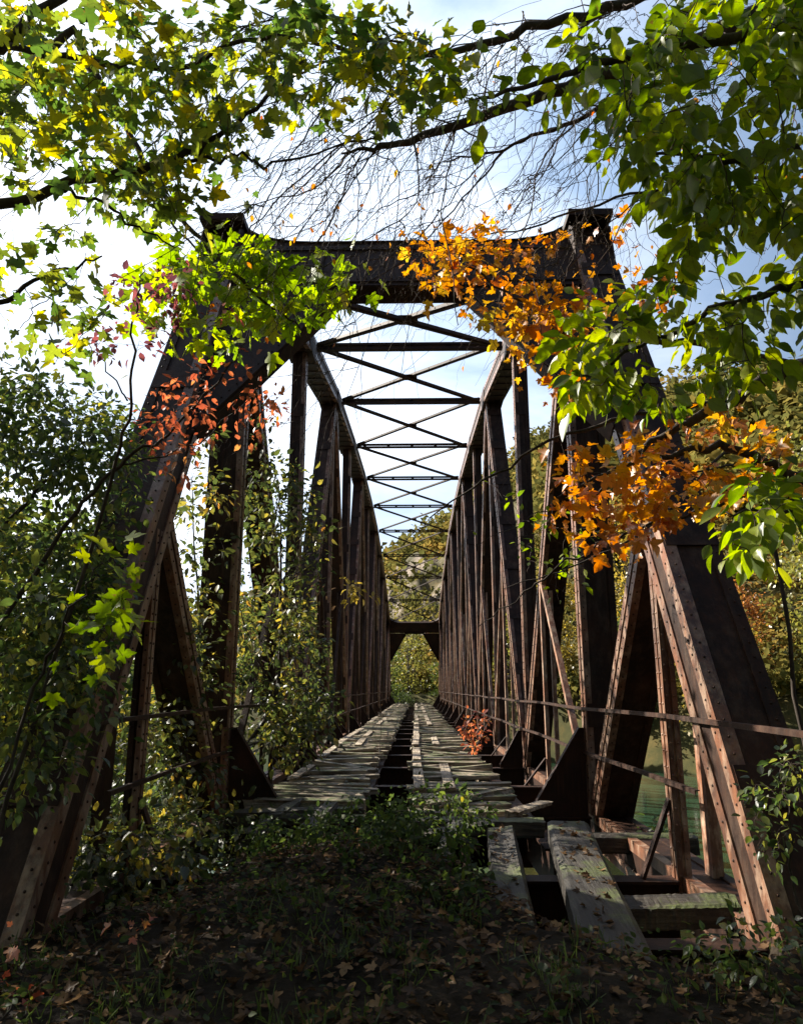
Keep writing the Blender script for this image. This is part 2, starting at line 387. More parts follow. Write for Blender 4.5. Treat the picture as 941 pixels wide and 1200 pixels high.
m, nt, out = new_mat('green river water')
v = coords(nt); n = noise(nt, 1.6, 4, 0.6, v); n2 = noise(nt, 0.06, 4, 0.6, v)
c = ramp(nt, [(0.35, (0.010,0.030,0.016)), (0.7, (0.022,0.055,0.028))], n2.outputs[0])
principled(nt, out, c.outputs[0], 0.12, bump(nt, n.outputs[0], 0.12, 0.05), 0.5)
w = MB(); w.aabox(-500, 500, -60, 300, -6.2, -5.3); wo = w.build('river_water', m); tag(wo, kind='structure')

# ------------------------------------------------------------------ the bridge
NK = 11
ZK = [10.9 + 6.4*k for k in range(NK)]
TOPZ = [v + 1.45 for v in (6.45, 8.3, 9.4, 9.95, 10.35, 10.45, 10.3, 9.75, 9.0, 7.85, 6.45)]
BOT = -0.42                     # bottom chord axis
XI, XO = 2.50, 3.00             # inner and outer face of the trusses
XC = (XI + XO)/2
END_N, END_F = 5.45, 2*(10.9+32.0) - 5.45
TN = 10.3                       # where the end post meets the top chord
TF = 2*(10.9+32.0) - TN

bridge = empty('truss_bridge', (0, END_N, 0), 'abandoned rusty riveted steel truss railway bridge with curved top chords, reaching across the river', 'bridge')
def bp(mb, name, mat='rust', parent=None): return mb.build(name, M[mat], parent or bridge)

def ctr(k): return (0, ZK[k], TOPZ[k])
for sx in (-1, 1):
    x = sx*XC
    # end posts
    for near in (True, False):
        P = (x, END_N if near else END_F, -0.45); Q = (x, TN if near else TF, 8.2)
        mb = MB(); mb.member(P, Q, 0.50, 0.46, angle=0.12, rivets=0.14 if near else 0, tie=2.2 if near else 0)
        ep = bp(mb, 'end_post', 'rust_post')
        yy = P[1]
        b = MB(); b.aabox(x-0.38, x+0.38, yy-0.4, yy+0.4, -0.98, -0.80); b.aabox(x-0.28, x+0.28, yy-0.25, yy+0.25, -0.80, -0.62)
        b.prism([(x, yy-0.3, -0.63), (x, yy+0.3, -0.63), (x, yy+0.18, -0.2), (x, yy-0.1, -0.2)], (1,0,0), 0.2)
        b.build('bearing', M['rust'], ep)
    # top chord, one curved piece of straight lengths
    mb = MB()
    pts = [(x, TN-0.15, 8.02)] + [(x, ZK[k], TOPZ[k]+0.24) for k in range(1, NK-1)] + [(x, TF+0.15, 8.02)]
    for a, b2 in zip(pts[:-1], pts[1:]):
        a = np.array(a); b2 = np.array(b2)
        mb.member(a, b2, 0.60, 0.46, angle=0.11, rivets=0.35 if a[1] < 30 else 0, tie=0.8 if a[1] < 40 else 0)
    for k in range(1, NK-1):
        mb.aabox(x-0.325, x+0.325, ZK[k]-0.5, ZK[k]+0.5, TOPZ[k]-0.08, TOPZ[k]+0.42)
    bp(mb, 'top_chord')
    # gusset at the heads of the end posts
    for yv, sg in ((TN, 1), (TF, -1)):
        for xx in (x-0.27, x+0.27):
            mb = MB()
            mb.prism([(xx, yv-sg*0.75, 7.05), (xx, yv-sg*0.55, 8.1), (xx, yv-sg*0.2, 8.38), (xx, yv+sg*0.35, 8.42), (xx, yv+sg*1.7, 8.65), (xx, yv+sg*1.6, 7.9), (xx, yv+sg*0.9, 6.6)], (1,0,0), 0.012)
            for j in range(9):
                for i in range(3): mb.rivet(np.array((xx - 0.012*sx, yv - sg*(0.45-0.32*i), 7.2+0.13*j)), (-sx, 0, 0))
            bp(mb, 'gusset_plate')
        mb = MB(); mb.box((x, yv-sg*0.12, 8.34), (0.33,0,0), (0,0.45,0), (0,0,0.05)); bp(mb, 'cap_plate')
    # bottom chord
    mb = MB(); mb.member((x, END_N, BOT), (x, END_F, BOT), 0.40, 0.40, angle=0.10)
    bp(mb, 'bottom_chord')
    # verticals
    for k in range(NK):
        nearv = k < 2
        wd = 0.26
        top = TOPZ[k] if 0 < k < NK-1 else 7.6
        mb = MB(); mb.member((x, ZK[k], BOT+0.2), (x, ZK[k], top+0.05), 0.48 if k in (0, NK-1) else 0.30, wd, angle=0.09, rivets=0.16 if nearv else 0, tie=2.6 if k < 4 else 0)
        vp = bp(mb, 'vertical_post', 'rust_post' if k < 3 else 'rust')
        # bracket from floor beam to post
        b = MB(); zt = 0.92 if k in (0, NK-1) else 0.55
        xin = XI - 0.02; ln = 0.78 if k in (0, NK-1) else 0.5
        b.prism([(sx*xin, ZK[k], -0.25), (sx*xin, ZK[k], zt), (sx*(xin-0.07), ZK[k], zt), (sx*(xin-ln), ZK[k], -0.18), (sx*(xin-ln), ZK[k], -0.25)], (0,1,0), 0.011)
        a0 = np.array((sx*(xin-0.07), ZK[k], zt)); a1 = np.array((sx*(xin-ln), ZK[k], -0.18))
        b.member(a0, a1, 0.13, 0.02, lat=(0,1,0))
        b.build('bracket_plate', M['rust'], vp)
    # diagonals, hangers and secondary struts in every panel
    for k in range(NK-1):
        kt, kb = (k, k+1) if k % 2 == 0 else (k+1, k)
        zt = TOPZ[kt] + 0.1 if 0 < kt < NK-1 else 7.55
        P = np.array((x, ZK[kt], zt)); Q = np.array((x, ZK[kb], BOT+0.15))
        mb = MB(); mb.member(P, Q, 0.44, 0.34, angle=0.09, rivets=0.2 if k < 2 else 0, tie=1.6 if k < 4 else 0)
        bp(mb, 'diagonal', 'rust_post' if k < 2 else 'rust')
        Mid = P*0.48 + Q*0.52
        mb = MB(); mb.member((sx*(XI+0.03), Mid[1], BOT), (sx*(XI+0.03), Mid[1], Mid[2]), 0.07, 0.12)
        mb.member((sx*(XI+0.20), Mid[1], BOT), (sx*(XI+0.20), Mid[1], Mid[2]), 0.07, 0.10)
        hg = bp(mb, 'hanger', 'rust_sunlit' if sx > 0 else 'rust_post')  # right hangers carry painted sunlight, left ones the darker rust
        b = MB()
        b.member((sx*(XI-0.02), Mid[1], 0.22), (sx*(XI-0.42), Mid[1], -0.26), 0.09, 0.03, lat=(0,1,0))
        b.build('bracket_bar', M['rust'], hg)
        mb = MB(); mb.member((sx*(XI+0.05), Mid[1], Mid[2]), (sx*(XI+0.05), ZK[kt], BOT+0.25), 0.09, 0.10)
        bp(mb, 'secondary_strut', 'rust_sunlit' if sx > 0 else 'rust_post')  # sunlit rust tone on the right, shaded tone on the left
    # the end panels
    for near in (True, False):
        ye = 7.45 if near else 2*42.9-7.45
        zm = 3.05
        mb = MB(); mb.member((sx*(XI+0.06), ye, BOT), (sx*(XI+0.06), ye, zm), 0.09, 0.14, angle=0.05, rivets=0.14 if near else 0)
        mb.member((sx*(XI+0.36), ye, BOT), (sx*(XI+0.36), ye, zm), 0.10, 0.20)
        hg = bp(mb, 'hanger', 'rust_sunlit' if sx > 0 else 'rust_post')  # lit and shaded rust colours chosen by side
        b = MB(); b.member((sx*(XI-0.0), ye, 0.45), (sx*(XI-0.30), ye, -0.24), 0.09, 0.03, lat=(0,1,0)); b.build('bracket_bar', M['rust'], hg)
        yk = ZK[0] if near else ZK[-1]
        yq = 7.60 if near else 2*42.9-7.60
        mb = MB(); mb.member((x, yq, zm+0.25), (x, yk-(0.2 if near else -0.2), BOT+0.25), 0.46, 0.24, angle=0.09, rivets=0.15 if near else 0)
        bp(mb, 'secondary_strut', 'rust_post')
    # handrails along the truss
    for z, y0 in ((1.19, 4.2 if sx > 0 else 6.2), (0.60, 6.6)):
        mb = MB(); xr = sx*(XI - 0.05)
        pts = [(xr, y, z + 0.012*math.sin(y*0.9+sx)) for y in np.arange(y0, 80, 1.6)]
        for a, b2 in zip(pts[:-1], pts[1:]):
            mb.member(a, b2, 0.008, 0.036); mb.member(np.array(a)+(sx*0.018,0,0.018), np.array(b2)+(sx*0.018,0,0.018), 0.036, 0.008)
        bp(mb, 'handrail', 'rust_post')

# portals: plate beam and knee plates in the plane of the end posts
def portal(near):
    s = 1 if near else -1
    d = np.array((0, (TN-END_N)*s, 8.2+0.45)); d /= np.linalg.norm(d)
    base = np.array((0, END_N if near else END_F, -0.45))
    def pt(x, z, off=0.0):
        t = (z+0.45)/d[2]
        n = np.array((0, -d[2]*s, d[1]*s)); n = n/np.linalg.norm(n)
        p = base + d*t + n*off; p[0] = x
        return p
    nrm = np.array((0, -d[2]*s, d[1]*s))
    mb = MB()
    xs = [-XI-0.02, -2.28, -2.0, -1.7, -1.4, 1.4, 1.7, 2.0, 2.28, XI+0.02]
    zt = [8.42, 8.22, 8.09, 8.02, 8.0, 8.0, 8.02, 8.09, 8.22, 8.42]
    poly = [pt(a, b, 0.12) for a, b in zip(xs, zt)] + [pt(XI+0.02, 6.92, 0.12), pt(-XI-0.02, 6.92, 0.12)]
    mb.prism(poly, nrm, 0.02)
    for i in range(len(xs)-1):          # top flange
        mb.member(pt(xs[i], zt[i]+0.012, 0.0), pt(xs[i+1], zt[i+1]+0.012, 0.0), 0.34, 0.024, lat=nrm)
    mb.member(pt(-1.0, 6.94, 0.0), pt(1.0, 6.94, 0.0), 0.30, 0.024, lat=nrm)
    for zz in (7.86, 7.06):
        mb.member(pt(-XI, zz, 0.15), pt(XI, zz, 0.15), 0.02, 0.12, lat=nrm)
        if near:
            for j in range(40): mb.rivet(pt(-2.4+j*0.123, zz, 0.162), nrm)
    for xx in (-1.25, 0.0, 1.25):
        mb.member(pt(xx, 7.14, 0.152), pt(xx, 7.78, 0.152), 0.10, 0.02)
        if near:
            for j in range(5): mb.rivet(pt(xx, 7.18+j*0.13, 0.163), nrm)
    pb = bp(mb, 'portal_beam')
    for sx in (-1, 1):
        k = MB()
        poly = [pt(sx*(XI+0.02), 6.90, 0.10), pt(sx*0.78, 6.90, 0.10), pt(sx*0.86, 6.82, 0.10), pt(sx*1.96, 4.95, 0.10), pt(sx*2.36, 4.30, 0.10), pt(sx*(XI+0.02), 4.12, 0.10)]
        k.prism(poly, nrm, 0.014)
        k.member(pt(sx*0.86, 6.86, 0.02), pt(sx*2.38, 4.28, 0.02), 0.26, 0.024, lat=nrm)
        if near:
            for j in range(20):
                t = j/19
                k.rivet(pt(sx*(1.0+1.32*t), 6.76-2.2*t, 0.115), nrm)
        k.build('knee_plate', M['rust'], pb)
portal(True); portal(False)

# lateral system between the top chords
for k in range(1, NK-1):
    mb = MB(); z = TOPZ[k] + 0.1
    for dz in (-0.045, 0.075):
        mb.member((-2.34, ZK[k], z+dz), (2.34, ZK[k], z+dz), 0.15, 0.06, lat=(0,1,0))
    for j in range(5):
        mb.aabox(-2+j*1.0-0.06, -2+j*1.0+0.06, ZK[k]-0.02, ZK[k]+0.02, z-0.03, z+0.06)
    bp(mb, 'lateral_strut')
for k in range(NK-1):
    z0, z1 = TOPZ[k]+0.1, TOPZ[k+1]+0.1
    y0, y1 = ZK[k], ZK[k+1]
    if k == 0: z0, y0 = 7.9, 10.9
    if k == NK-2: z1, y1 = 7.9, ZK[-1]
    for s in (-1, 1):
        mb = MB(); a = np.array((-2.3*s, y0, z0)); b2 = np.array((2.3*s, y1, z1))
        o = 0.0 if s > 0 else 0.085
        for dd in (-0.055, 0.055):
            mb.member(a+(0, dd, o), b2+(0, dd, o), 0.07, 0.065, lat=(0,0,1))
        for j in range(7):
            c = a + (b2-a)*((j+1)/8); mb.box(c+(0,0,o), (0.05,0,0), (0,0.06,0), (0,0,0.012))
        if s > 0:
            c = (a+b2)/2; mb.box(c+(0,0,0.04), (0.2,0,0), (0,0.2,0), (0,0,0.008))
        bp(mb, 'lateral_brace')
# floor beams
for y in [END_N+0.2, 7.45] + [v for k in range(NK-1) for v in (ZK[k], ZK[k]+3.2)] + [ZK[-1]]:
    mb = MB(); z0, z1 = -0.85, -0.27
    mb.aabox(-XI, XI, y-0.012, y+0.012, z0, z1)
    mb.aabox(-XI, XI, y-0.12, y+0.12, z1+0.001, z1+0.026); mb.aabox(-XI, XI, y-0.12, y+0.12, z0-0.026, z0-0.001)
    bp(mb, 'floor_beam')
for x in (-0.72, 0.72, -1.75, 1.6):
    mb = MB(); mb.aabox(x-0.012, x+0.012, 8.6, 80, -0.72, -0.31); mb.aabox(x-0.1, x+0.1, 8.6, 80, -0.24, -0.215); bp(mb, 'stringer')

# abutments
def stone_mat():
    m, nt, out = new_mat('abutment stone')
    v = coords(nt); br = nt.nodes.new('ShaderNodeTexBrick'); nt.links.new(coords(nt, (1,1,1)), br.inputs[0])
    br.inputs['Scale'].default_value = 0.9; br.inputs['Color1'].default_value = (0.20,0.185,0.16,1); br.inputs['Color2'].default_value = (0.27,0.25,0.215,1); br.inputs['Mortar'].default_value = (0.09,0.085,0.075,1)
    principled(nt, out, br.outputs[0], 0.9, bump(nt, noise(nt, 8, 7, 0.7, v).outputs[0], 0.6, 0.03), 0.2)
    return m
SM = stone_mat()
for y0, y1, lb in ((4.2, 6.1, 'stone abutment under the near end of the bridge'), (79.4, 82, 'stone abutment under the far end of the bridge')):
    mb = MB(); mb.aabox(-3.9, 3.9, y0, y1, -7.5, -0.98-0.004); mb.aabox(-4.1, 4.1, y0, y1+0.12, -1.35, -0.99+0.002)
    tag(mb.build('bridge_abutment', SM, loc=(0, (y0+y1)/2, -7.5)), lb, 'abutment')

# ------------------------------------------------------------------ timber
def timber(mb, P, Q, w, t, seg=8, rot=0.0, rag=0.012, seed=0):
    """an old squared beam: worn edges, ragged ends"""
    rg = np.random.default_rng(seed+3)
    P = np.asarray(P, float); Q = np.asarray(Q, float); L = np.linalg.norm(Q-P); a = (Q-P)/L
    lat = np.cross(a, (0,0,1)); lat /= np.linalg.norm(lat); up = np.cross(lat, a)
    if rot: lat, up = lat*math.cos(rot)+up*math.sin(rot), up*math.cos(rot)-lat*math.sin(rot)
    c = min(w, t)*0.12
    prof = [(-w/2+c,-t/2),(w/2-c,-t/2),(w/2,-t/2+c),(w/2,t/2-c),(w/2-c*1.3,t/2),(0,t/2),(-w/2+c*1.3,t/2),(-w/2,t/2-c),(-w/2,-t/2+c)]
    n = len(prof); i0 = len(mb.V)
    off = rg.normal(0, rag, (n, 2)); ph = rg.uniform(0, 6.28, n)
    for j in range(seg+1):
        s = j/seg
        for i, (u, v) in enumerate(prof):
            e = rg.normal(0, rag*0.22, 2) + np.array((math.sin(s*L*2.1+ph[i]), math.sin(s*L*2.7+ph[i]*1.7)))*rag*0.5
            d = 0.0
            if j in (0, seg): d = rg.uniform(-0.03, 0.06)*(1 if j == 0 else -1)*(rag/0.012)
            mb.V.append(P + a*(L*s + d) + lat*(u+off[i,0]+e[0]) + up*(v+off[i,1]*0.6+e[1]*0.6))
    for j in range(seg):
        for i in range(n):
            mb.F.append((i0+j*n+i, i0+j*n+(i+1)%n, i0+(j+1)*n+(i+1)%n, i0+(j+1)*n+i))
    mb.F.append(tuple(i0+i for i in range(n))[::-1]); mb.F.append(tuple(i0+seg*n+i for i in range(n)))

def deck(x0, x1, y0, y1, seed, label):
    rg = np.random.default_rng(seed)
    root = empty('deck_walkway', ((x0+x1)/2, y0, 0), label, 'walkway')
    mb = MB(); y = y0
    while y < y1:
        w = rg.uniform(0.17, 0.25)
        gap = rg.random() < (0.14 if y > 16 else 0.22)
        if not gap:
            a = x0 + rg.normal(0, 0.05); b = x1 + rg.normal(0, 0.07)
            if rg.random() < 0.14: b = x0 + (x1-x0)*rg.uniform(0.45, 0.8)
            if rg.random() < 0.08: a = x0 + (x1-x0)*rg.uniform(0.2, 0.4)
            tilt = rg.normal(0, 0.03)
            z = -0.05 + rg.normal(0, 0.018)
            timber(mb, (a, y + rg.normal(0, 0.03), z - tilt), (b, y + rg.normal(0, 0.03), z + tilt), w, 0.07, 5 if y < 30 else 2, rg.normal(0, 0.03), 0.008, int(y*100)+seed)
        y += w + rg.uniform(0.02, 0.11)
    mb.build('deck_planks', M['wood'], root)
    for fx in (0.16, 0.5, 0.86):
        s = MB(); xx = x0 + (x1-x0)*fx
        timber(s, (xx, y0, -0.155), (xx, y1, -0.155), 0.16, 0.13, 60, 0, 0.008, seed+int(fx*100))
        s.build('joist', M['wood_long'], root)
    for fx in (0.05, 0.42):
        s = MB(); xx = x0 + (x1-x0)*fx; y = y0 + 2
        while y < y1-3:
            l = rg.uniform(2.4, 4.2)
            if rg.random() < 0.8: timber(s, (xx+rg.normal(0,0.03), y, 0.015), (xx+rg.normal(0,0.03), y+l, 0.015), 0.17, 0.045, 6, 0, 0.006, seed+int(y*10))
            y += l + rg.uniform(0.05, 1.5)
        s.build('running_board', M['wood_long'], root)
deck(0.06, 1.5, 9.6, 79.5, 5, 'right walkway of weathered grey planks down the bridge, sunlit and mossy at its edge')
deck(-2.0, -0.62, 10.8, 79.5, 9, 'left walkway of weathered grey planks down the bridge, left of the dark gap')

def loose(name, P, Q, w, t, mat, label, cat, seed, rot=0.0, rag=0.014, group=None):
    P = np.array(P, float); Q = np.array(Q, float); mb = MB()
    timber(mb, P, Q, w, t, 44, rot, rag, seed)
    o = mb.build(name, M[mat], loc=tuple((P+Q)/2)); tag(o, label, cat, group)
    return o
loose('timber_beam', (1.30, 4.35, -0.30), (1.74, 8.5, -0.02), 0.42, 0.20, 'wood_long_moss', 'broad mossy timber beam lying lengthwise at the right, the widest of the loose beams', 'beam', 1, 0, 0.006)
loose('timber_beam', (0.74, 4.5, -0.36), (1.02, 8.4, -0.08), 0.30, 0.24, 'wood_long_moss', 'split rotten timber beam lying lengthwise just left of the broad mossy beam', 'beam', 2, 0.12, 0.010)
G = 'rotten sleepers at the broken start of the deck'
loose('sleeper', (0.10, 8.95, -0.06), (1.55, 8.85, -0.05), 0.30, 0.17, 'wood_moss', 'mossy sleeper across the start of the deck, its sunlit right end green with moss', 'sleeper', 3, 0, 0.016, G)
loose('sleeper', (0.02, 9.35, -0.03), (1.35, 9.5, -0.02), 0.22, 0.13, 'wood', 'grey sleeper lying right behind the mossy one at the start of the right walkway', 'sleeper', 4, 0.05, 0.014, G)
loose('sleeper', (-2.2, 9.7, -0.10), (-0.55, 9.9, -0.08), 0.30, 0.15, 'wood_moss', 'mossy sleeper lying across the start of the left walkway', 'sleeper', 5, 0, 0.016, G)
loose('sleeper', (-2.1, 10.35, -0.05), (-0.5, 10.3, -0.05), 0.22, 0.13, 'wood', 'grey sleeper behind the mossy one at the start of the left walkway', 'sleeper', 15, 0, 0.016, G)
loose('sleeper', (1.50, 6.35, -0.26), (2.62, 6.42, -0.24), 0.26, 0.18, 'wood_moss', 'short mossy sleeper between the broad beam and the foot of the right end post', 'sleeper', 6, 0, 0.016, G)
loose('sleeper', (1.55, 5.75, -0.40), (2.62, 5.72, -0.38), 0.26, 0.16, 'wood_moss', 'lower brown sleeper in front of the short mossy one by the right end post', 'sleeper', 7, 0, 0.016, G)
loose('sleeper', (1.7, 9.3, -0.28), (3.35, 9.25, -0.28), 0.24, 0.20, 'wood_moss', 'dark sleeper poking out under the right truss above the water', 'sleeper', 8, 0, 0.012, G)
loose('loose_board', (0.20, 9.9, 0.03), (1.45, 11.3, 0.05), 0.20, 0.045, 'wood', 'loose grey board lying askew on the right walkway near its start', 'board', 9)
loose('loose_board', (1.2, 9.1, 0.06), (1.85, 10.6, -0.03), 0.15, 0.045, 'wood_long', 'broken board lying aslant off the right edge of the right walkway', 'board', 10)

loose('broken_board', (-1.75, 8.7, -0.12), (-1.45, 10.4, 0.02), 0.20, 0.05, 'wood_long_moss', 'broken mossy board sloping off the start of the left walkway, leftmost of the fallen boards', 'board', 31, 0.1)
loose('broken_board', (-1.05, 8.5, 0.0), (-0.95, 10.1, 0.03), 0.17, 0.05, 'wood_long_moss', 'broken dark board sloping off the left walkway beside the dark gap', 'board', 32, -0.1)
loose('broken_board', (-1.55, 9.25, 0.0), (-0.35, 9.05, 0.02), 0.19, 0.05, 'wood_moss', 'mossy board lying askew in front of the left walkway, crossing the bank', 'board', 33, 0.15)
loose('broken_board', (0.25, 8.35, -0.03), (0.95, 8.62, 0.02), 0.18, 0.05, 'wood_moss', 'short mossy board lying askew before the sleeper of the right walkway', 'board', 34, -0.12)
loose('broken_board', (0.35, 7.2, -0.10), (0.55, 8.7, 0.02), 0.16, 0.06, 'wood_long_moss', 'narrow rotten board between the bush and the split timber beam', 'board', 35, 0.2)
# ------------------------------------------------------------------ leaves
def half(R_):
    L_ = [(-x, y) for x, y in R_[::-1] if x > 1e-6]
    return R_ + L_
MAPLE = half([(0.0,0.04),(0.17,-0.07),(0.34,-0.05),(0.30,0.10),(0.42,0.20),(0.60,0.34),(0.56,0.45),(0.40,0.43),(0.24,0.40),(0.28,0.58),(0.24,0.70),(0.14,0.72),(0.10,0.84),(0.0,1.0)])
OVATE = half([(0.0,0.0),(0.15,0.08),(0.27,0.26),(0.30,0.45),(0.23,0.66),(0.10,0.86),(0.0,1.0)])
FIELD = half([(0.0,0.04),(0.14,-0.06),(0.34,-0.02),(0.30,0.12),(0.42,0.22),(0.59,0.38),(0.53,0.48),(0.36,0.46),(0.20,0.42),(0.26,0.60),(0.22,0.74),(0.12,0.84),(0.0,0.97)])
SMALL = half([(0.0,0.0),(0.24,0.25),(0.26,0.55),(0.0,1.0)])
BLADE = half([(0.0,0.0),(0.035,0.1),(0.028,0.6),(0.0,1.0)])
def template(outl, cup, curl):
    c = (0.0, 0.36)
    P = [c] + outl
    V = np.array([(x, y, cup*abs(x) - curl*y*y) for x, y in P])
    n = len(outl)
    return V, np.array([(0, 1+i, 1+(i+1) % n) for i in range(n)])
def flat_template(w, cup):
    V = np.array([(0,0,0),(w,0.45,cup),(0,1,0),(-w,0.45,cup)])
    return V, np.array([(0,1,2),(0,2,3)])
TEMPL = {'maple': template(MAPLE, 0.22, 0.16), 'field': template(FIELD, 0.35, 0.22), 'ovate': template(OVATE, 0.30, 0.14), 'small': template(SMALL, 0.3, 0.1), 'blade': template(BLADE, 0.2, 0.25), 'clump': flat_template(0.42, 0.15)}

def leaf_mesh(name, kind, pos, dirs, nrm, size, mat, parent=None, loc=None):
    T, F = TEMPL[kind]; N = len(pos)
    y = dirs/np.linalg.norm(dirs, axis=1, keepdims=True)
    z = nrm - y*np.sum(nrm*y, 1, keepdims=True); z /= np.linalg.norm(z, axis=1, keepdims=True)+1e-9
    x = np.cross(y, z)
    cupv = RNG.uniform(0.2, 1.7, (N, 1, 1))
    T3 = np.repeat(T[None], N, 0); T3[:, :, 2:3] *= cupv
    T3 = T3*size[:, None, None]
    V = pos[:, None, :] + T3[:, :, 0:1]*x[:, None, :] + T3[:, :, 1:2]*y[:, None, :] + T3[:, :, 2:3]*z[:, None, :]
    k = len(T)
    tr = (F[None] + (np.arange(N)*k)[:, None, None]).reshape(-1, 3)
    o = fast_mesh(name, V.reshape(-1, 3), tr, mat, parent, loc)
    me = o.data
    if kind != 'clump' and len(me.loops) == tr.size:
        uv = me.uv_layers.new(name='UVMap')
        vi = np.empty(len(me.loops), dtype=np.int32); me.loops.foreach_get('vertex_index', vi)
        uv.data.foreach_set('uv', np.ascontiguousarray(T[vi % k][:, :2], dtype=np.float32).ravel())
    return o

def area(cx, cy, rx, ry, d0, d1, n, rot=0.0):
    """n twig ends spread through an oval patch of air at d0..d1 metres"""
    out = []
    ca, sa = math.cos(R(rot)), math.sin(R(rot))
    for _ in range(n):
        r = math.sqrt(RNG.random()); a = RNG.random()*2*math.pi
        u, w = r*rx*math.cos(a), r*ry*math.sin(a)
        out.append(at(cx + u*ca - w*sa, cy + u*sa + w*ca, RNG.uniform(d0, d1)))
    return out
def ball(c, r, n):
    out = []
    while len(out) < n:
        p = RNG.uniform(-1, 1, 3)
        if np.dot(p, p) <= 1: out.append(np.array(c) + p*np.array(r))
    return out

def arc(pts, n=6, wob=0.0):
    """smooth polyline through points (Catmull-Rom)"""
    pts = [np.asarray(p, float) for p in pts]
    P = [2*pts[0]-pts[1]] + pts + [2*pts[-1]-pts[-2]]
    out = []
    for i in range(1, len(P)-2):
        for j in range(n):
            t = j/n
            out.append(0.5*(2*P[i] + (P[i+1]-P[i-1])*t + (2*P[i-1]-5*P[i]+4*P[i+1]-P[i+2])*t*t + (3*P[i]-P[i-1]-3*P[i+1]+P[i+2])*t**3))
    out.append(pts[-1])
    out = np.array(out)
    if wob: out[1:-1] += RNG.normal(0, wob, out[1:-1].shape)
    return out

def grow(name, label, cat, base, mains, targets, kind, size, mat, per=6, twig_r=0.0035, droop=0.10, spread=0.16, tilt=0.55, extra=None, bark='bark', group=None, leafy=1.0, twig_sides=4, hang=0.3):
    """a tree: trunk and limbs along given lines, twigs reaching every twig end, leaves along each twig"""
    root = empty(name, base, label, cat, group)
    tm = MB(); nodes = []; flow = []
    for pts, r0, r1 in mains:
        L = arc(pts, 7, 0.012)
        tm.tube(L, np.linspace(r0, r1, len(L)), 7)
        nodes += list(L[len(L)//6:])
    tm.build('trunk', M[bark], root, smooth=True)
    tg = np.array(targets); NA = np.array(nodes)
    dist = np.array([np.min(np.sum((NA-t)**2, 1)) for t in tg])
    order = np.argsort(dist)
    store = np.zeros((len(NA) + len(tg)*4, 3)); store[:len(NA)] = NA; cnt = len(NA)
    bm_ = MB(); LP, LD = [], []
    for i in order:
        t = tg[i]
        d2 = np.sum((store[:cnt]-t)**2, 1); s = store[int(np.argmin(d2))]
        L = math.sqrt(float(d2.min()))
        if L < 0.02: continue
        mid = (s+t)/2 + RNG.normal(0, 0.06, 3)*L + np.array((0,0,droop*L))
        pts = arc([s, mid, t], 3, 0.012*L)
        r0 = twig_r*min(2.2, 0.6+L*0.9)
        bm_.tube(pts, np.linspace(r0, twig_r*0.45, len(pts)), twig_sides)
        for p in (pts[2], pts[3], pts[4], pts[-1]): store[cnt] = p; cnt += 1
        if RNG.random() < leafy:
            m_ = max(1, int(RNG.normal(per, per*0.3)))
            for j in range(m_):
                f = RNG.uniform(0.35, 1.0)*(len(pts)-1); a = int(min(f, len(pts)-2)); fr = f-a
                p = pts[a]*(1-fr) + pts[a+1]*fr
                dirv = (pts[a+1]-pts[a])/ (np.linalg.norm(pts[a+1]-pts[a])+1e-9)
                side = RNG.normal(0, 1, 3); side /= np.linalg.norm(side)
                LP.append(p + side*RNG.uniform(0.01, spread)); LD.append(dirv*0.5 + side*0.9 + np.array((0,0,-hang)))
    bm_.build('branch', M['twig'], root)
    if extra is not None:               # unseen leaf mass added to the crown, mostly to shade the foreground
        E = np.array(extra); k = len(E)
        leaf_mesh('crown', 'small', E, RNG.normal(0,1,(k,3)) + np.array((0,0,-hang)), np.tile((0,0,1.0),(k,1))+RNG.normal(0,tilt,(k,3)), RNG.uniform(0.09,0.17,k), M[mat], root)
    if LP:
        LP = np.array(LP); LD = np.array(LD); n = len(LP)
        nr = np.tile(np.array((0,0,1.0)), (n,1)) + RNG.normal(0, tilt, (n,3))
        sz = np.clip(RNG.normal(size, size*0.33, n), size*0.3, size*1.7)
        leaf_mesh('crown', kind, LP, LD, nr, sz, M[mat], root)
    return root

# --- maple on the left, its limbs reaching over the view; more crown added unseen to the left and behind, for shade
T = area(110,105,150,125,3.0,4.6,125) + area(330,75,150,75,3.0,4.3,72) + area(60,330,75,110,3.1,4.0,24) + area(210,200,110,60,3.2,4.2,30) + area(455,90,100,60,3.1,4.0,24)
T += ball((-3.9,3.6,5.3),(1.2,1.6,1.2),60)
X = ball((-3.4,-1.4,5.4),(3.0,2.6,2.4),9000)
grow('maple_tree', 'big green and yellow leaved maple reaching over the top left of the view', 'tree', (-3.4,1.6,-0.1),
     [([(-3.4,1.6,-0.2),(-3.3,1.7,1.5),(-2.9,2.0,3.0),(-2.6,2.6,4.2),(-2.4,3.2,5.0)], 0.13, 0.04),
      ([(-3.1,1.85,2.3), at(-130,260,3.4), at(65,220,3.5), at(190,190,3.5), at(280,145,3.6), at(355,72,3.7)], 0.035, 0.006),
      ([(-2.75,2.3,3.6), at(-90,130,3.6), at(0,52,3.7), at(60,5,3.8), at(150,-60,4.0)], 0.05, 0.015),
      ([at(65,220,3.5), at(130,245,3.5), at(205,290,3.6)], 0.010, 0.004),
      ([at(190,190,3.5), at(270,182,3.6), at(330,187,3.7), at(470,150,3.8)], 0.010, 0.004),
      ([(-3.0,1.95,2.7), at(-60,360,3.4), at(40,330,3.4), at(120,300,3.5)], 0.02, 0.004),
      ([at(0,52,3.7), at(180,80,3.6), at(330,40,3.6), at(470,50,3.6)], 0.018, 0.005),
      ([(-2.9,2.0,3.0), (-3.5,2.9,4.4), (-4.2,4.0,5.4)], 0.05, 0.015)],
     T, 'maple', 0.066, 'maple', per=7.5, twig_r=0.003, tilt=0.7, extra=X)

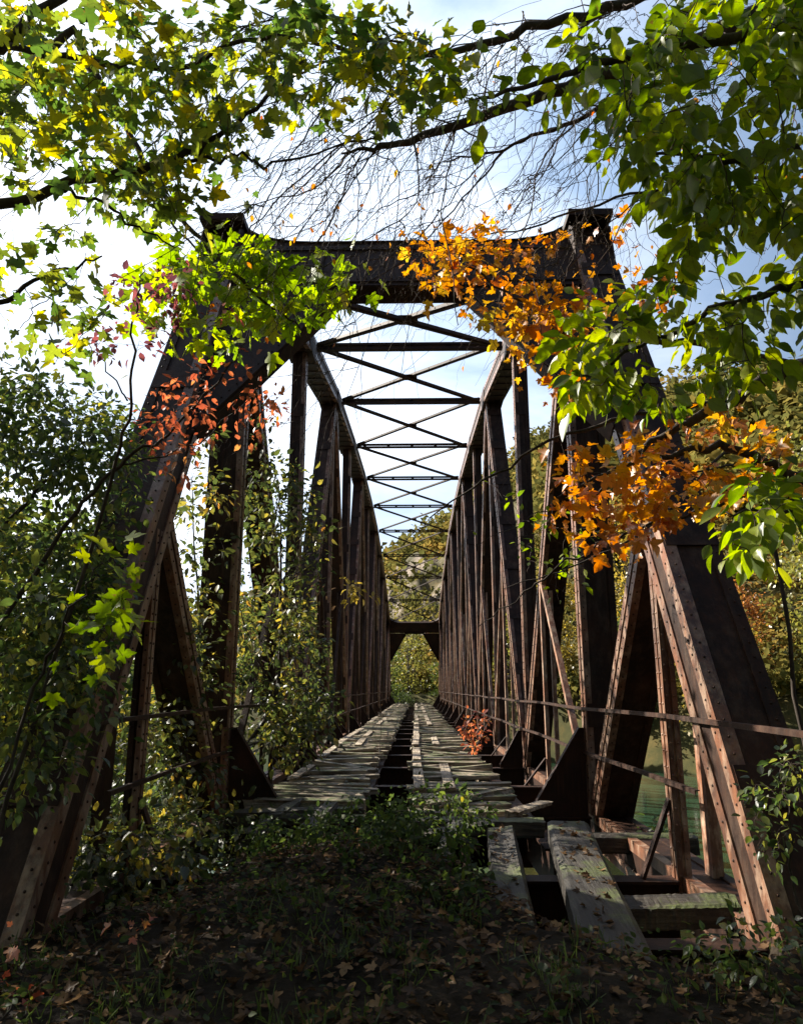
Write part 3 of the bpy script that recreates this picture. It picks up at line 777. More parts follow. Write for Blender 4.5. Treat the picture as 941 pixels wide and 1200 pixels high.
# --- lime maple spray in front of the left corner of the portal
T = area(265,355,95,62,4.9,5.7,62) + area(350,330,85,45,4.9,5.6,34) + area(235,300,60,45,4.9,5.6,16) + area(190,345,40,40,5.0,5.6,8)
grow('young_maple', 'young maple with bright lime leaves hanging before the left corner of the portal', 'tree', (-4.6,5.0,-0.2),
     [([(-4.6,5.0,-0.4),(-4.5,5.0,2.0),(-4.0,5.0,4.2), at(60,60,5.5), at(110,90,5.4), at(170,190,5.3), at(225,270,5.2), at(300,345,5.2), at(352,385,5.2)], 0.05, 0.005),
      ([at(170,190,5.3), at(230,290,5.2), at(345,315,5.2), at(420,300,5.2)], 0.01, 0.003)],
     T, 'maple', 0.108, 'maple_lime', per=4.6, twig_r=0.003, hang=0.5)

# --- broad-leaved tree on the right
T = area(850,110,135,135,2.0,3.1,135) + area(930,30,50,60,2.0,2.8,26) + area(880,330,110,130,2.1,3.0,72) + area(720,110,70,100,2.3,3.0,26) + area(760,400,110,85,2.3,3.1,52) + area(670,455,38,28,2.4,2.8,10) + area(905,610,60,60,2.1,2.7,24) + area(820,240,60,70,2.2,3.0,22) + area(590,90,90,55,2.6,3.2,14)
grow('elm_tree', 'broad leaved tree with large oval green leaves overhanging the top right', 'tree', (3.0,1.3,-0.1),
     [([(3.0,1.3,-0.2),(2.9,1.4,1.4),(2.6,1.6,2.6),(2.3,1.9,3.6),(2.0,2.4,4.4)], 0.10, 0.03),
      ([(2.55,1.65,2.8), at(1010,30,2.6), at(860,40,2.6), at(700,75,2.7), at(560,115,2.9)], 0.035, 0.006),
      ([(2.7,1.5,2.2), at(1000,330,2.5), at(880,350,2.5), at(780,390,2.6), at(660,450,2.6)], 0.02, 0.004),
      ([(2.8,1.45,1.8), at(1000,560,2.4), at(920,600,2.4), at(850,600,2.4)], 0.014, 0.003),
      ([(2.6,1.6,2.6), at(980,180,2.5), at(860,190,2.5), at(740,180,2.6)], 0.02, 0.004)],
     T, 'ovate', 0.060, 'elm', per=8, twig_r=0.003, hang=0.75, spread=0.10, extra=ball((3.2,-2.0,4.8),(2.8,2.4,2.6),8000) + ball((5.0,1.4,3.2),(1.3,1.7,3.0),4000))  # extra: unseen crown added to keep skylight off the foreground

# --- orange leaved tree on the right
T = area(600,330,95,60,4.0,5.4,50) + area(650,415,55,55,4.2,5.2,34) + area(525,300,65,42,4.2,5.0,20) + area(720,565,75,48,3.6,4.8,48) + area(840,540,90,60,3.6,4.8,52) + area(720,615,75,26,3.4,4.4,22) + area(790,340,55,30,4.2,5.2,8) + area(720,310,40,80,4.6,5.4,8)
grow('orange_maple', 'tree with orange autumn leaves spreading before the right end post and portal', 'tree', (5.2,4.6,-0.2),
     [([(5.2,4.6,-0.6),(5.0,4.6,1.0),(4.5,4.5,2.1), at(1000,470,4.4), at(940,430,4.4), at(850,470,4.3), at(760,520,4.3), at(690,590,4.2)], 0.10, 0.006),
      ([at(1000,600,4.3), at(930,560,4.3), at(840,525,4.3), at(740,545,4.2), at(650,585,4.1)], 0.045, 0.004),
      ([at(940,430,4.4), at(800,400,4.6), at(680,400,4.7), at(590,340,4.7), at(520,290,4.7)], 0.025, 0.004),
      ([at(850,470,4.3), at(730,490,4.3), at(640,520,4.3), at(540,580,4.3), at(470,640,4.4)], 0.016, 0.002),
      ([at(940,570,4.3), at(820,600,4.2), at(700,640,4.1), at(620,690,4.1), at(560,735,4.2)], 0.012, 0.002)],
     T, 'field', 0.060, 'orange', per=6, twig_r=0.0028, spread=0.12, tilt=0.7, extra=ball((5.6,3.4,2.8),(0.9,1.4,2.2),700))

# --- bare hanging twigs over the middle
def bare_tree():
    root = empty('bare_tree', (4.4,2.4,-0.1), 'almost bare tree trailing thin hanging twigs across the sky over the portal', 'tree')
    tm = MB()
    mains = [([(4.4,2.4,-0.3),(4.3,2.5,2.0),(3.8,2.9,4.0), at(1000,-10,4.6), at(800,55,4.4), at(640,110,4.3), at(480,165,4.3), at(400,180,4.3)], 0.11, 0.006),
             ([(3.9,2.8,3.7), at(980,-90,4.6), at(780,-10,4.4), at(600,40,4.3), at(470,70,4.3), at(400,60,4.3)], 0.05, 0.006),
             ([at(800,55,4.4), at(700,130,4.5), at(600,170,4.5), at(520,190,4.5)], 0.02, 0.004),
             ([at(470,70,4.3), at(380,50,4.3), at(300,10,4.4)], 0.012, 0.004),
             ([at(941,200,5.0), at(760,225,4.8), at(620,265,4.8), at(480,300,4.8)], 0.014, 0.002)]
    lines = []
    for pts, a, b in mains:
        L = arc(pts, 8, 0.01); tm.tube(L, np.linspace(a, b, len(L)), 7); lines.append(L)
    tm.build('trunk', M['bark'], root, smooth=True)
    tw = MB(); LP, LD = [], []
    def twig(s, px, length, r, lvl):
        a = RNG.normal(-0.45, 0.55); lean = np.array((a, RNG.uniform(-0.25,0.35), -1.0)); lean /= np.linalg.norm(lean)
        out = np.array((RNG.normal(-0.5,0.6), RNG.normal(0,0.4), RNG.uniform(-0.4,0.4)))
        p1 = s + out*length*0.25 + lean*length*0.12; p2 = p1 + lean*length*0.4 + RNG.normal(0,0.12,3)*length; p3 = p2 + lean*length*0.5 + np.array((RNG.normal(0,0.12),RNG.normal(0,0.1),0.05))*length
        L = arc([s,p1,p2,p3], 6, 0.006); tw.tube(L, np.linspace(r, r*0.35, len(L)), 4)
        if lvl < 2:
            for _ in range(int(RNG.integers(2, 5))):
                twig(L[int(RNG.integers(3, len(L)-2))], 0, length*RNG.uniform(0.3, 0.6), r*0.6, lvl+1)
        elif RNG.random() < 0.10:
            LP.append(L[-1]); LD.append(np.array((RNG.normal(0,.5),RNG.normal(0,.5),-1)))
    for li, nt_ in ((0, 42), (1, 34), (2, 14), (3, 10), (4, 8)):
        L = lines[li]
        for _ in range(nt_):
            i = int(RNG.uniform(0.42 if li < 2 else 0.1, 1.0)*(len(L)-1)); twig(L[i], 0, RNG.uniform(0.5, 1.9), RNG.choice((0.003,0.0045,0.0065)), 0)
    tw.build('branch', M['twig'], root)
    LP = np.array(LP); LD = np.array(LD); n = len(LP)
    leaf_mesh('crown', 'small', LP, LD, np.tile((0,0,1.0),(n,1))+RNG.normal(0,.7,(n,3)), RNG.uniform(0.03,0.05,n), M['orange'], root)
bare_tree()

# --- red sapling and purple one on the left
T = area(205,505,52,60,4.4,5.4,36) + area(300,470,28,70,4.6,5.4,22,-15) + area(240,455,60,35,4.6,5.4,16) + area(262,365,18,18,4.4,4.8,3)
grow('red_sapling', 'sapling with small salmon red leaves before the head of the left end post', 'sapling', (-3.2,5.0,-0.2),
     [([(-3.2,5.0,-0.6),(-3.0,5.0,1.0), at(60,640,5.0), at(140,545,5.0), at(205,500,5.0), at(260,440,5.0), at(290,400,5.0)], 0.022, 0.003),
      ([at(140,545,5.0), at(230,520,5.0), at(300,455,5.0)], 0.008, 0.003)],
     T, 'small', 0.050, 'red', per=6, twig_r=0.0022, spread=0.10)
T = area(170,360,60,45,4.2,5.2,34) + area(120,410,50,25,4.3,5.2,12) + area(205,340,30,40,4.4,5.2,12)
grow('purple_sapling', 'thin sapling with purple red leaves left of the portal against the sky', 'sapling', (-2.6,4.6,-0.2),
     [([(-2.6,4.6,-0.5), at(110,640,4.7), at(150,470,4.7), at(163,350,4.7), at(170,310,4.7)], 0.016, 0.003), ([at(150,470,4.7), at(120,420,4.7), at(100,400,4.7)], 0.006, 0.002)],
     T, 'small', 0.046, 'purple', per=6, twig_r=0.002, spread=0.10)

# --- thicket left of the end post, deep out of the frame too: it shades the foreground
T = area(60,560,105,115,5.4,7.6,260) + area(50,720,90,110,5.0,6.5,260) + area(10,480,45,60,5.4,6.6,50) + area(110,520,60,50,5.6,7.2,70) + area(20,880,40,80,4.6,5.4,26) + area(45,810,80,120,4.4,5.3,110)
T += ball((-5.6,7.6,3.8),(1.3,2.4,2.9),120)
X = ball((-6.4,7.4,4.0),(1.5,3.2,2.7),4600)
grow('thicket_tree', 'dark small leaved thicket tree standing left of the left end post', 'tree', (-4.7,6.0,-0.4),
     [([(-4.7,6.0,-0.8),(-4.8,6.1,1.2),(-5.1,6.5,3.0),(-5.5,7.0,5.0),(-5.7,7.3,6.6)], 0.09, 0.02),
      ([(-4.8,6.1,1.2), at(-20,640,6.2), at(60,560,6.2), at(110,510,6.2)], 0.03, 0.005),
      ([(-4.75,6.05,0.6), at(-10,780,5.6), at(50,730,5.6), at(100,690,5.7)], 0.03, 0.005),
      ([(-5.1,6.5,3.0),(-5.9,7.6,4.6),(-6.4,8.8,5.4)], 0.04, 0.01)],
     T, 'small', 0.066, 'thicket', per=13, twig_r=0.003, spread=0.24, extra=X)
T = ball((-8.4,9.2,4.6),(1.9,2.6,3.2),180); X = ball((-8.5,9.2,4.6),(2.0,3.2,3.4),5600)  # unseen tree added beyond the frame to shade the foreground
grow('shade_alder', 'unseen leafy alder added behind the dark thicket to shade the foreground', 'tree', (-8.6,9.6,-2.0),
     [([(-8.6,9.6,-3.5),(-8.5,9.7,0.0),(-8.4,9.8,4.0),(-8.3,9.9,7.0)], 0.14, 0.03), ([(-8.5,9.7,1.5),(-7.9,10.6,3.6),(-7.5,11.2,5.0)], 0.05, 0.012)],
     T, 'small', 0.11, 'thicket', per=10, twig_r=0.004, spread=0.3, extra=X)
T = ball((-4.6,1.6,4.0),(1.2,1.6,1.5),60); X = ball((-5.2,3.2,3.4),(1.2,2.4,2.3),1900)
grow('hazel_bush', 'hazel bush with yellowing leaves close by on the left bank', 'bush', (-5.0,3.0,-0.1),
     [([(-5.0,3.0,-0.3),(-5.1,3.0,1.6),(-5.0,3.1,3.4),(-4.8,3.2,5.0)], 0.05, 0.01), ([(-5.0,3.0,0.2),(-4.4,2.6,2.0),(-4.5,2.0,3.6)], 0.035, 0.01)],
     T, 'ovate', 0.10, 'thicket', per=9, twig_r=0.003, spread=0.25, extra=X)
# --- low maple shoot in front of the end post
T = area(115,690,50,55,3.2,3.8,9) + area(100,765,50,35,3.2,3.7,6)
grow('maple_shoot', 'leafy bright green maple shoot before the middle of the left end post', 'shoot', (-2.0,3.4,-0.1),
     [([(-2.0,3.4,-0.2), at(20,860,3.5), at(75,730,3.5), at(120,660,3.5)], 0.012, 0.003)], T, 'maple', 0.085, 'elm', per=4, twig_r=0.0025)

# --- shrubs growing through the left truss
T = area(225,640,45,150,9.8,11.0,80) + area(330,640,55,110,12.0,13.6,150) + area(300,780,80,100,11.3,13.2,190) + area(225,800,45,120,10,11.2,90) + area(310,560,30,80,11.6,12.6,40) + area(360,790,22,90,12.5,14,40) + area(195,900,60,70,9,10.5,50) + area(350,845,48,55,11.2,13,110)
grow('truss_shrub', 'large shrub with green and yellow leaves growing up through the left truss', 'shrub', (-3.3,12.0,-3.5),
     [([(-3.3,12.0,-5.5),(-3.3,12.0,-1.0), at(320,820,12.4), at(330,680,12.4), at(325,560,12.4)], 0.06, 0.008),
      ([(-3.4,11.6,-3.0), at(240,880,10.8), at(235,760,10.6), at(225,560,10.6)], 0.05, 0.006),
      ([at(320,820,12.4), at(290,740,12.2), at(270,690,12.2)], 0.02, 0.005), ([at(330,680,12.4), at(370,660,13.0), at(385,640,13.2)], 0.012, 0.004)],
     T, 'small', 0.105, 'shrub', per=9, twig_r=0.0045, spread=0.28)
T = area(345,850,45,50,12.5,14.5,50) + area(325,720,70,70,13,15,36)
grow('dry_bramble', 'dry pale bramble with sparse tan leaves at the foot of the left posts', 'bramble', (-2.6,13.2,-2.0),
     [([(-2.6,13.2,-4.0), at(340,900,13.2), at(335,800,13.4), at(330,720,13.6)], 0.02, 0.004)], T, 'small', 0.07, 'litter', per=5, twig_r=0.005, spread=0.2, bark='twig')
T = area(130,930,120,110,7.5,10,260) + area(240,985,70,60,8.0,9.5,110) + area(195,800,60,110,8.6,10.2,90) + area(150,1010,90,45,5.9,7.0,80) + area(30,960,60,90,6.0,8.0,60) + area(270,960,50,50,10.5,12,40)
grow('bank_thicket', 'dense dark bush on the bank slope behind the foot of the left end post', 'bush', (-3.6,8.6,-2.5),
     [([(-3.6,8.6,-4.0), at(140,1040,9.0), at(120,930,9.0), at(110,860,9.0)], 0.04, 0.006), ([(-3.6,8.6,-3.5), at(40,1020,7.4), at(30,920,7.2)], 0.03, 0.005)],
     T, 'small', 0.085, 'shrub', per=11, twig_r=0.004, spread=0.28)
# twigs and few leaves inside the right truss
T = area(655,650,55,60,6.0,7.4,44) + area(600,600,60,50,6.5,8,20)
grow('thorn_branches', 'bare thorny branches with a few small green leaves crossing the right posts', 'branches', (3.6,6.6,-0.5),
     [([(3.6,6.6,-1.5),(3.5,6.8,0.5), at(880,540,7.0), at(760,620,7.0), at(680,660,7.0), at(590,690,7.0)], 0.025, 0.004), ([at(880,540,7.0), at(780,560,7.2), at(660,590,7.2), at(560,640,7.2)], 0.012, 0.003)],
     T, 'small', 0.07, 'elm', per=3, twig_r=0.003, leafy=0.45, spread=0.1)
# red shrub on the deck
T = area(556,855,18,26,16.4,17.4,34)
grow('red_shrub', 'small red leaved shrub growing at the right edge of the deck', 'shrub', (1.45,17.0,-0.2),
     [([(1.45,17.0,-0.3), at(556,880,17.0), at(556,850,17.0)], 0.012, 0.004), ([at(556,880,17.0), at(566,862,17.0)], 0.008, 0.003)], T, 'small', 0.10, 'red', per=7, twig_r=0.003, spread=0.14)
# weeds on the deck, left
T = area(445,850,8,26,17,19,8)
grow('dry_weed', 'thin dry weed standing on the left walkway', 'weed', (-0.75,18,-0.05), [([(-0.75,18,-0.1), at(446,870,18), at(446,826,18)], 0.012, 0.003)], T, 'small', 0.05, 'litter', per=3, twig_r=0.004)
# middle bush on the bank
T = area(460,1020,110,75,5.6,7.2,170) + area(430,970,75,35,6.2,7.4,70) + area(500,1080,100,50,5.0,6.0,110) + area(340,1010,70,50,6.4,7.6,80) + area(390,1060,50,50,5.2,6,20)
grow('bank_bush', 'dark low bush on the bank before the deck, a few yellow leaves on top', 'bush', (0.05,6.3,0.0),
     [([(0.05,6.3,-0.1), at(470,1060,6.3), at(465,1000,6.4), at(450,965,6.5)], 0.015, 0.004), ([(0.05,6.2,-0.1), at(500,1070,6.0), at(520,1030,6.0)], 0.012, 0.004), ([(0.0,6.2,-0.1), at(430,1060,6.0), at(400,1020,6.2)], 0.012, 0.004)],
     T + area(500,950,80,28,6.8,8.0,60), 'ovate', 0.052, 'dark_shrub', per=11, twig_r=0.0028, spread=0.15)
T = area(915,950,40,80,4.2,5.2,46) + area(870,1110,70,40,3.8,4.6,40)
grow('bank_sapling', 'green sapling at the right edge behind the foot of the right end post', 'sapling', (2.75,4.6,-0.2),
     [([(2.75,4.6,-0.4), at(935,1060,4.7), at(925,960,4.7), at(915,900,4.7)], 0.012, 0.004), ([(2.4,4.3,-0.3), at(880,1120,4.3), at(860,1090,4.3)], 0.01, 0.003)], T, 'ovate', 0.05, 'thicket', per=7, twig_r=0.0022, spread=0.12)
T = area(775,990,22,32,8.6,9.4,22)
grow('fern_plant', 'small green plant growing on the bottom chord under the right hanger', 'plant', (2.5,8.9,-0.5),
     [([(2.5,8.9,-0.5), at(775,1010,9.0), at(772,975,9.0)], 0.008, 0.003)], T, 'small', 0.11, 'green_tree', per=6, twig_r=0.003, spread=0.14)
T = area(12,1150,28,50,3.5,4.0,9) + area(155,1085,32,12,4.6,5.0,6)
grow('red_seedling', 'low seedling with red and orange leaves in the bottom left corner', 'seedling', (-1.9,3.6,-0.1),
     [([(-1.9,3.6,-0.2), at(20,1170,3.7), at(30,1110,3.7)], 0.008, 0.002)], T, 'field', 0.05, 'red', per=3, twig_r=0.0018, spread=0.1)
T = area(440,690,2,2,12,12.2,1) + area(414,695,9,16,11.6,12.0,7)
grow('hanging_sprig', 'sprig with yellow leaves hanging in front of the left posts', 'sprig', (-1.9,12.0,0.0),
     [([(-2.45,12.0,2.0), at(360,650,11.9), at(395,670,11.8), at(416,690,11.8)], 0.006, 0.002)], T, 'small', 0.10, 'gold_tree', per=6, twig_r=0.002)

# ------------------------------------------------------------------ leaf litter and grass on the near bank
N = 18000
px = RNG.uniform(-5.0, 5.0, N); py = RNG.uniform(2.2, 9.2, N)
pz = ground_h(px, py); keep = pz > -1.6
px, py, pz = px[keep], py[keep], pz[keep]; n = len(px)
pos = np.stack([px, py, pz + RNG.uniform(0.005, 0.05, n)], 1)
dirs = RNG.normal(0, 1, (n, 3)); dirs[:, 2] *= 0.25
nr = np.tile((0,0,1.0), (n,1)) + RNG.normal(0, 0.35, (n,3))
h_ = n//2
tag(leaf_mesh('leaf_litter', 'ovate', pos[:h_], dirs[:h_], nr[:h_], RNG.uniform(0.025, 0.075, h_), M['litter']), kind='stuff')
pos, dirs, nr = pos[h_:], dirs[h_:], nr[h_:]; n = len(pos)
tag(leaf_mesh('fallen_leaves', 'field', pos, dirs, nr, RNG.uniform(0.025, 0.09, n), M['litter']), kind='stuff')
n = 3200; cx = RNG.uniform(-2.6, 2.6, 170); cy = RNG.uniform(3.4, 8.6, 170); ii = RNG.integers(0, 170, n)
px = cx[ii] + RNG.normal(0, 0.16, n); py = cy[ii] + RNG.normal(0, 0.14, n); pz = ground_h(px, py)
keep = (pz > -0.9) & ~((px > 0.6) & (py > 4.9)); px, py, pz = px[keep], py[keep], pz[keep]; n = len(px)
pos = np.stack([px, py, pz + RNG.gamma(2.0, 0.045, n)], 1)
dirs = RNG.normal(0, 1, (n, 3)); dirs[:, 2] = np.abs(dirs[:, 2])*0.4
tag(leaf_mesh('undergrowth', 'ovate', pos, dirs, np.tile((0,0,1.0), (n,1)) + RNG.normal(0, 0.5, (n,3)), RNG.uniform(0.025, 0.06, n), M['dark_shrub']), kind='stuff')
# leaves caught on the timbers
n = 130; f = RNG.random(n); big = RNG.random(n) < 0.6
px = np.where(big, 1.37+0.37*f, 0.77+0.25*f) + RNG.uniform(-0.17, 0.17, n)*np.where(big, 1, 0.7); py = 4.9 + 3.5*f
pos = np.stack([px, py, np.where(big, -0.30+0.1+0.28*(py-4.35)/4.15, -0.36+0.12+0.28*(py-4.5)/3.9) + 0.014], 1)
dirs = RNG.normal(0, 1, (n, 3)); dirs[:, 2] *= 0.15
tag(leaf_mesh('leaf_litter', 'maple', pos, dirs, np.tile((0,0,1.0), (n,1)) + RNG.normal(0, 0.55, (n,3)), RNG.uniform(0.03, 0.075, n), M['litter']), kind='stuff')
N = 2600
cx = RNG.uniform(-3.5, 4.2, 240); cy = RNG.uniform(3.0, 6.0, 240)
ii = RNG.integers(0, 240, N); px = cx[ii] + RNG.normal(0, 0.05, N); py = cy[ii] + RNG.normal(0, 0.05, N)
pos = np.stack([px, py, ground_h(px, py)-0.01], 1); keep = pos[:,2] > -0.9; pos = pos[keep]; n = len(pos)
dirs = RNG.normal(0, 0.4, (n,3)) + np.array((0,0,1.0)); nr = RNG.normal(0, 1, (n,3)); nr[:,2] *= 0.2
tag(leaf_mesh('grass', 'blade', pos, dirs, nr, RNG.uniform(0.05, 0.17, n), M['grass']), kind='stuff')

# ------------------------------------------------------------------ trees across the river
def far_tree(name, h, r, mat, seed, clumps=46, per=62, leaf=0.30):
    global RNG
    keep = RNG; RNG = np.random.default_rng(seed)
    root = empty(name, (0,0,0))
    t = MB(); top = np.array((RNG.normal(0,.4), RNG.normal(0,.4), h*0.86))
    L = arc([(0,0,-0.6), (RNG.normal(0,.2),RNG.normal(0,.2),h*0.35), top], 5, 0.03)
    t.tube(L, np.linspace(h*0.018, 0.03, len(L)), 7)
    C = []
    for _ in range(clumps):
        u = RNG.uniform(0.22, 1.0); a = RNG.random()*2*math.pi
        rr = r*math.sin(math.pi*min(1, (u-0.1)*0.98))**0.7*RNG.uniform(0.35, 1.05)
        c = np.array((math.cos(a)*rr, math.sin(a)*rr, h*u)); C.append(c)
        s = L[min(len(L)-1, int(u*0.75*len(L)))]
        B = arc([s, (s+c)/2+(0,0,0.2), c], 3, 0.03); t.tube(B, np.linspace(0.05, 0.012, len(B)), 4)
    t.build('trunk', M['bark'], root)
    P = []
    for c in C:
        k = int(per*RNG.uniform(0.5, 1.5)); s = r*RNG.uniform(0.14, 0.30)
        P.append(c + RNG.normal(0, 1, (k,3))*np.array((s, s, s*0.6)))
    P = np.concatenate(P); n = len(P)
    D = RNG.normal(0, 1, (n,3)); D[:,2] -= 0.4
    leaf_mesh('crown', 'clump', P, D, np.tile((0,0,1.0),(n,1))+RNG.normal(0,.7,(n,3)), RNG.uniform(leaf*0.6, leaf*1.4, n), M[mat], root)
    RNG = keep
    return root
def children(o): return [c for c in bpy.data.objects if c.parent == o]
def copy_tree(o, parent=None):
    c = o.copy(); COL.objects.link(c); c.parent = parent
    for ch in children(o): copy_tree(ch, c)
    return c
PROTO = {'gold': ('birch_tree', 13, 3.2, 'gold_tree', 21), 'olive': ('beech_tree', 14, 4.0, 'olive_tree', 22), 'green': ('oak_tree', 12, 3.8, 'green_tree', 23), 'russet': ('cherry_tree', 11, 3.2, 'rusty_tree', 24)}
FIRST = {}
SPOTS = [  # kind, x, y, scale, label
 ('gold', 25, 63, 1.05, 'golden tree on the far shore, seen between the first two right posts'),
 ('olive', 33, 59, 1.1, 'olive tree on the far shore right of the right end post'),
 ('gold', 38, 57, 0.8, 'short golden tree on the shore at the right edge of the view'),
 ('green', 20, 69, 1.0, 'dark green tree on the far shore behind the right diagonal'),
 ('russet', 30, 70, 1.0, 'russet tree standing behind the golden shore tree'),
 ('gold', 14.5, 78, 1.1, 'tall golden tree behind the second right post'),
 ('olive', 10.5, 84, 1.0, 'olive tree by the far end of the right truss'),
 ('green', 3.2, 84.5, 0.5, 'green tree under the far portal, right of its opening'),
 ('green', -1.5, 80.8, 0.42, 'dark bush closing the far end of the left walkway'),
 ('russet', 1.7, 81.0, 0.26, 'small orange bush at the far end of the right walkway'),
 ('olive', -0.6, 88, 0.66, 'yellow green tree filling the opening of the far portal'),
 ('green', -3.0, 85, 0.55, 'dark tree beside the left foot of the far portal'),
 ('gold', 6.8, 98, 0.5, 'golden tree on the slope above the far portal'),
 ('russet', 2.6, 104, 0.45, 'small russet bush tree below the cliff'),
 ('olive', 40, 72, 1.3, 'tall olive tree high on the right slope'),
 ('gold', 24, 84, 1.2, 'tall yellow tree on the slope behind the russet one'),
 ('green', 47, 64, 1.1, 'green tree on the slope beyond the right edge leaves'),
 ('olive', -12, 84, 0.9, 'olive tree on the far shore behind the left truss'),
 ('green', -20, 88, 1.0, 'green tree far behind the truss shrub on the left'),
 ('gold', -28, 96, 0.8, 'pale yellow tree farthest left on the far shore'),
]
for kd, x, y, s, lb in SPOTS:
    if kd not in FIRST: FIRST[kd] = o = far_tree(*PROTO[kd])
    else: o = copy_tree(FIRST[kd])
    o.location = (x, y, float(ground_h(x, y)) - (2.2 if abs(x) < 4 and 83 < y < 93 else 0.7 if abs(x) < 4 else 0.2)); o.scale = (s, s, s*random.uniform(0.92, 1.1)); o.rotation_euler.z = random.uniform(0, 6.28)
    tag(o, lb, 'tree', 'trees on the far bank')
# unseen added shade trees; left bank, nearer, green wall behind the shrubs
for kd, x, y, s, lb in (('green', 3.4, -7.5, 0.9, 'unseen oak added for shade just behind the viewpoint, its crown overhead'), ('olive', -4.5, -7.0, 0.9, 'unseen beech added for shade on the path behind the viewpoint'), ('green', 8.6, 1.5, 0.7, 'unseen oak added for shade right of the path beside the viewpoint'), ('green', 0.5, -13.0, 1.0, 'unseen oak added for shade farthest behind on the path'), ('olive', 6.2, -4.2, 0.85, 'unseen beech added for shade right of the viewpoint, beside the oak'), ('green', -8.0, -3.0, 0.9, 'unseen oak added for shade left behind the viewpoint'), ('green', 9.5, 8.0, 0.55, 'unseen oak added for shade on the right bank near the end post'), ('green', -8.6, 17, 0.85, 'dense green tree on the left bank just behind the dark thicket'), ('olive', -11.5, 20, 0.8, 'olive tree on the left bank behind the dense green one'), ('green', -6.6, 15, 0.6, 'low green tree on the left bank behind the left end post'), ('green', -9.5, 22, 0.62, 'green tree low on the left bank behind the truss shrub'), ('olive', -13.5, 24, 0.58, 'olive tree on the left bank beyond the green one'), ('green', -7.4, 24, 0.5, 'smallest green tree on the left bank, close to the truss')):
    o = copy_tree(FIRST[kd]); o.location = (x, y, -5.0 if y > 12 else -0.4); o.scale = (s,)*3; o.rotation_euler.z = random.uniform(0, 6.28); tag(o, lb, 'tree', 'trees on the near bank')

# woods on the slopes: one mass
P = []
while len(P) < 5600:
    x = RNG.uniform(-170, 150); y = RNG.uniform(34, 330)
    if len(P) > 4200: x = RNG.uniform(-20, 60); y = RNG.uniform(34, 130)
    if abs(math.atan2(x, y)) > 0.72: continue
    ys = float(np.interp(x, [-300,-100,-30,-8,0,8,16,26,38,55,80,200], [190,120,86,79,78,77,70,60,50,38,20,-40]))
    if y - ys < 5 or (y - ys < 12 and abs(x) < 3): continue
    rk = ((x-3)/17)**2 + ((y-150)/44)**2
    if rk < 1.0 and RNG.random() < (0.80 if math.sin(x*0.31+y*0.12)*math.sin(y*0.2-x*0.1) > -0.2 else 0.1): continue
    P.append((x, y, float(ground_h(x, y))))
# low growth by the shore, tall trees above it
P = np.array(P); LP = []; SZ = []
for p in P:
    k = 34; near_ = np.hypot(p[0], p[1]) < (135 if abs(p[0]) < 22 else 100); h = RNG.uniform(1.2, 4) if near_ else RNG.uniform(5, 10); r = RNG.uniform(1.0, 2.2) if near_ else RNG.uniform(1.6, 3.0); SZ += [RNG.uniform(0.4, 0.9) if near_ else RNG.uniform(0.8, 1.9) for _ in range(k)]
    q = RNG.normal(0, 1, (k,3)); q /= np.linalg.norm(q, axis=1, keepdims=True); q *= RNG.uniform(0.5, 1.0, (k,1))
    LP.append(p + (0,0,h*0.55) + q*np.array((r, r, h*0.5)))
LP = np.concatenate(LP); n = len(LP)
tag(leaf_mesh('hillside_wood', 'clump', LP, RNG.normal(0,1,(n,3)), np.tile((0,-.3,1.0),(n,1))+RNG.normal(0,.7,(n,3)), np.array(SZ), M['wood_mass']), kind='stuff')

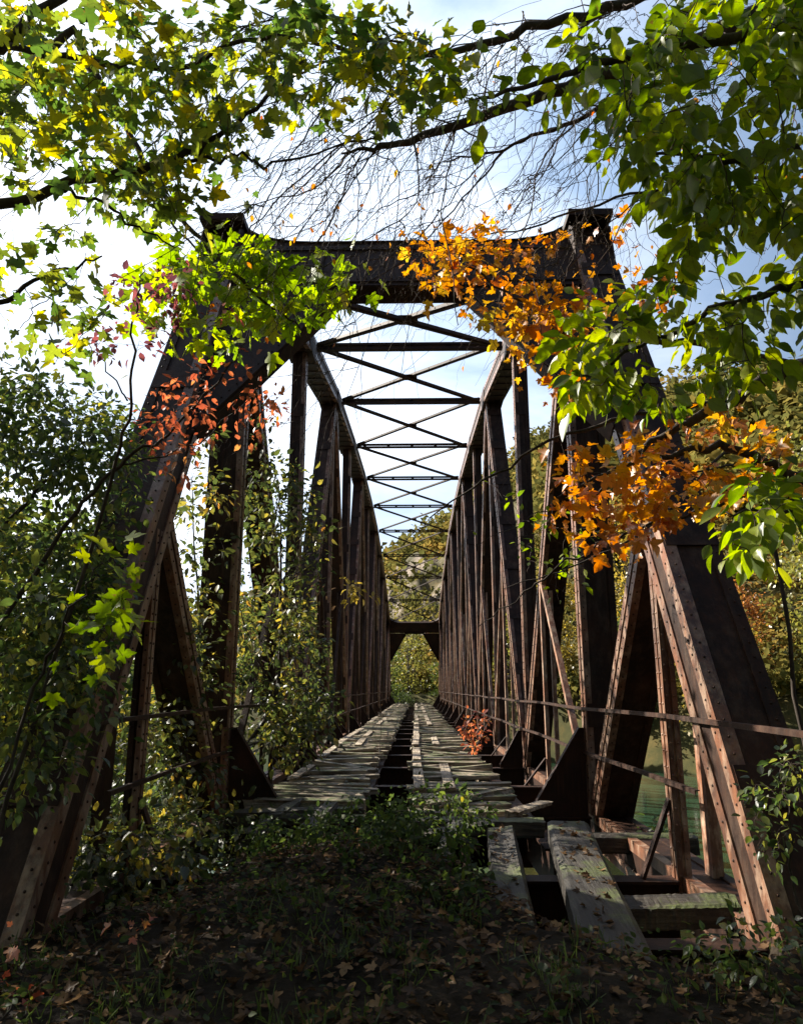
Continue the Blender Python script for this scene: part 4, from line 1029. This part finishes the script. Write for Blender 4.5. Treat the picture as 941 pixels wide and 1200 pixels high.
# ------------------------------------------------------------------ light
SUN_AZ, SUN_EL = -62.0, 32.0      # left of the bridge axis, ahead of the camera
sd = np.array((math.sin(R(SUN_AZ))*math.cos(R(SUN_EL)), math.cos(R(SUN_AZ))*math.cos(R(SUN_EL)), math.sin(R(SUN_EL))))
sl = bpy.data.lights.new('sun', 'SUN'); sl.energy = 5.0; sl.angle = R(0.53); sl.color = (1.0, 0.93, 0.82)
so = bpy.data.objects.new('sun', sl); COL.objects.link(so)
so.rotation_euler = Vector(sd).to_track_quat('Z', 'Y').to_euler(); so.location = (-20, 20, 30)
wd = bpy.data.worlds.new('World'); SC.world = wd; wd.use_nodes = True
nt = wd.node_tree; nt.nodes.clear()
out = nt.nodes.new('ShaderNodeOutputWorld'); bg = nt.nodes.new('ShaderNodeBackground'); nt.links.new(bg.outputs[0], out.inputs[0])
sky = nt.nodes.new('ShaderNodeTexSky'); sky.sky_type = 'NISHITA'; sky.sun_disc = False
sky.sun_elevation = R(SUN_EL); sky.sun_rotation = R(SUN_AZ); sky.air_density = 1.0; sky.dust_density = 3.0; sky.ozone_density = 1.2
tc = nt.nodes.new('ShaderNodeTexCoord'); mp = nt.nodes.new('ShaderNodeMapping'); mp.inputs['Scale'].default_value = (1, 1, 2.2); nt.links.new(tc.outputs['Generated'], mp.inputs[0])
n = noise(nt, 2.3, 7, 0.55, mp.outputs[0], 0.3)
lx = nt.nodes.new('ShaderNodeSeparateXYZ'); nt.links.new(tc.outputs['Generated'], lx.inputs[0])
lft = math_n(nt, 'MULTIPLY', lx.outputs[0], -0.28)        # thicker cloud towards the left
cl = ramp(nt, [(0.40, (0,0,0)), (0.72, (1,1,1))], math_n(nt, 'ADD', n.outputs[0], lft))
cd_ = nt.nodes.new('ShaderNodeVectorMath'); cd_.operation = 'DOT_PRODUCT'; nt.links.new(tc.outputs['Generated'], cd_.inputs[0])
cd_.inputs[1].default_value = Vector((-0.40, 0.78, 0.48)).normalized()      # the cloud bank stands up the valley, under the sun
bank_ = ramp(nt, [(0.55, (0,0,0)), (0.86, (1,1,1))], cd_.outputs['Value'])
c = mixc(nt, math_n(nt, 'MULTIPLY', bank_.outputs[0], 0.82), sky.outputs[0], mixc(nt, cl.outputs[0], (3.9, 5.4, 7.7), (12.0, 12.8, 14.0)))
nt.links.new(c, bg.inputs[0]); bg.inputs[1].default_value = 0.052

SC.view_settings.view_transform = 'Standard'; SC.view_settings.look = 'None'
SC.view_settings.exposure = 1.6; SC.view_settings.gamma = 1.0
SC.render.engine = 'CYCLES'
SC.cycles.max_bounces = 6; SC.cycles.diffuse_bounces = 3; SC.cycles.transmission_bounces = 4; SC.cycles.glossy_bounces = 2
SC.cycles.use_denoising = True
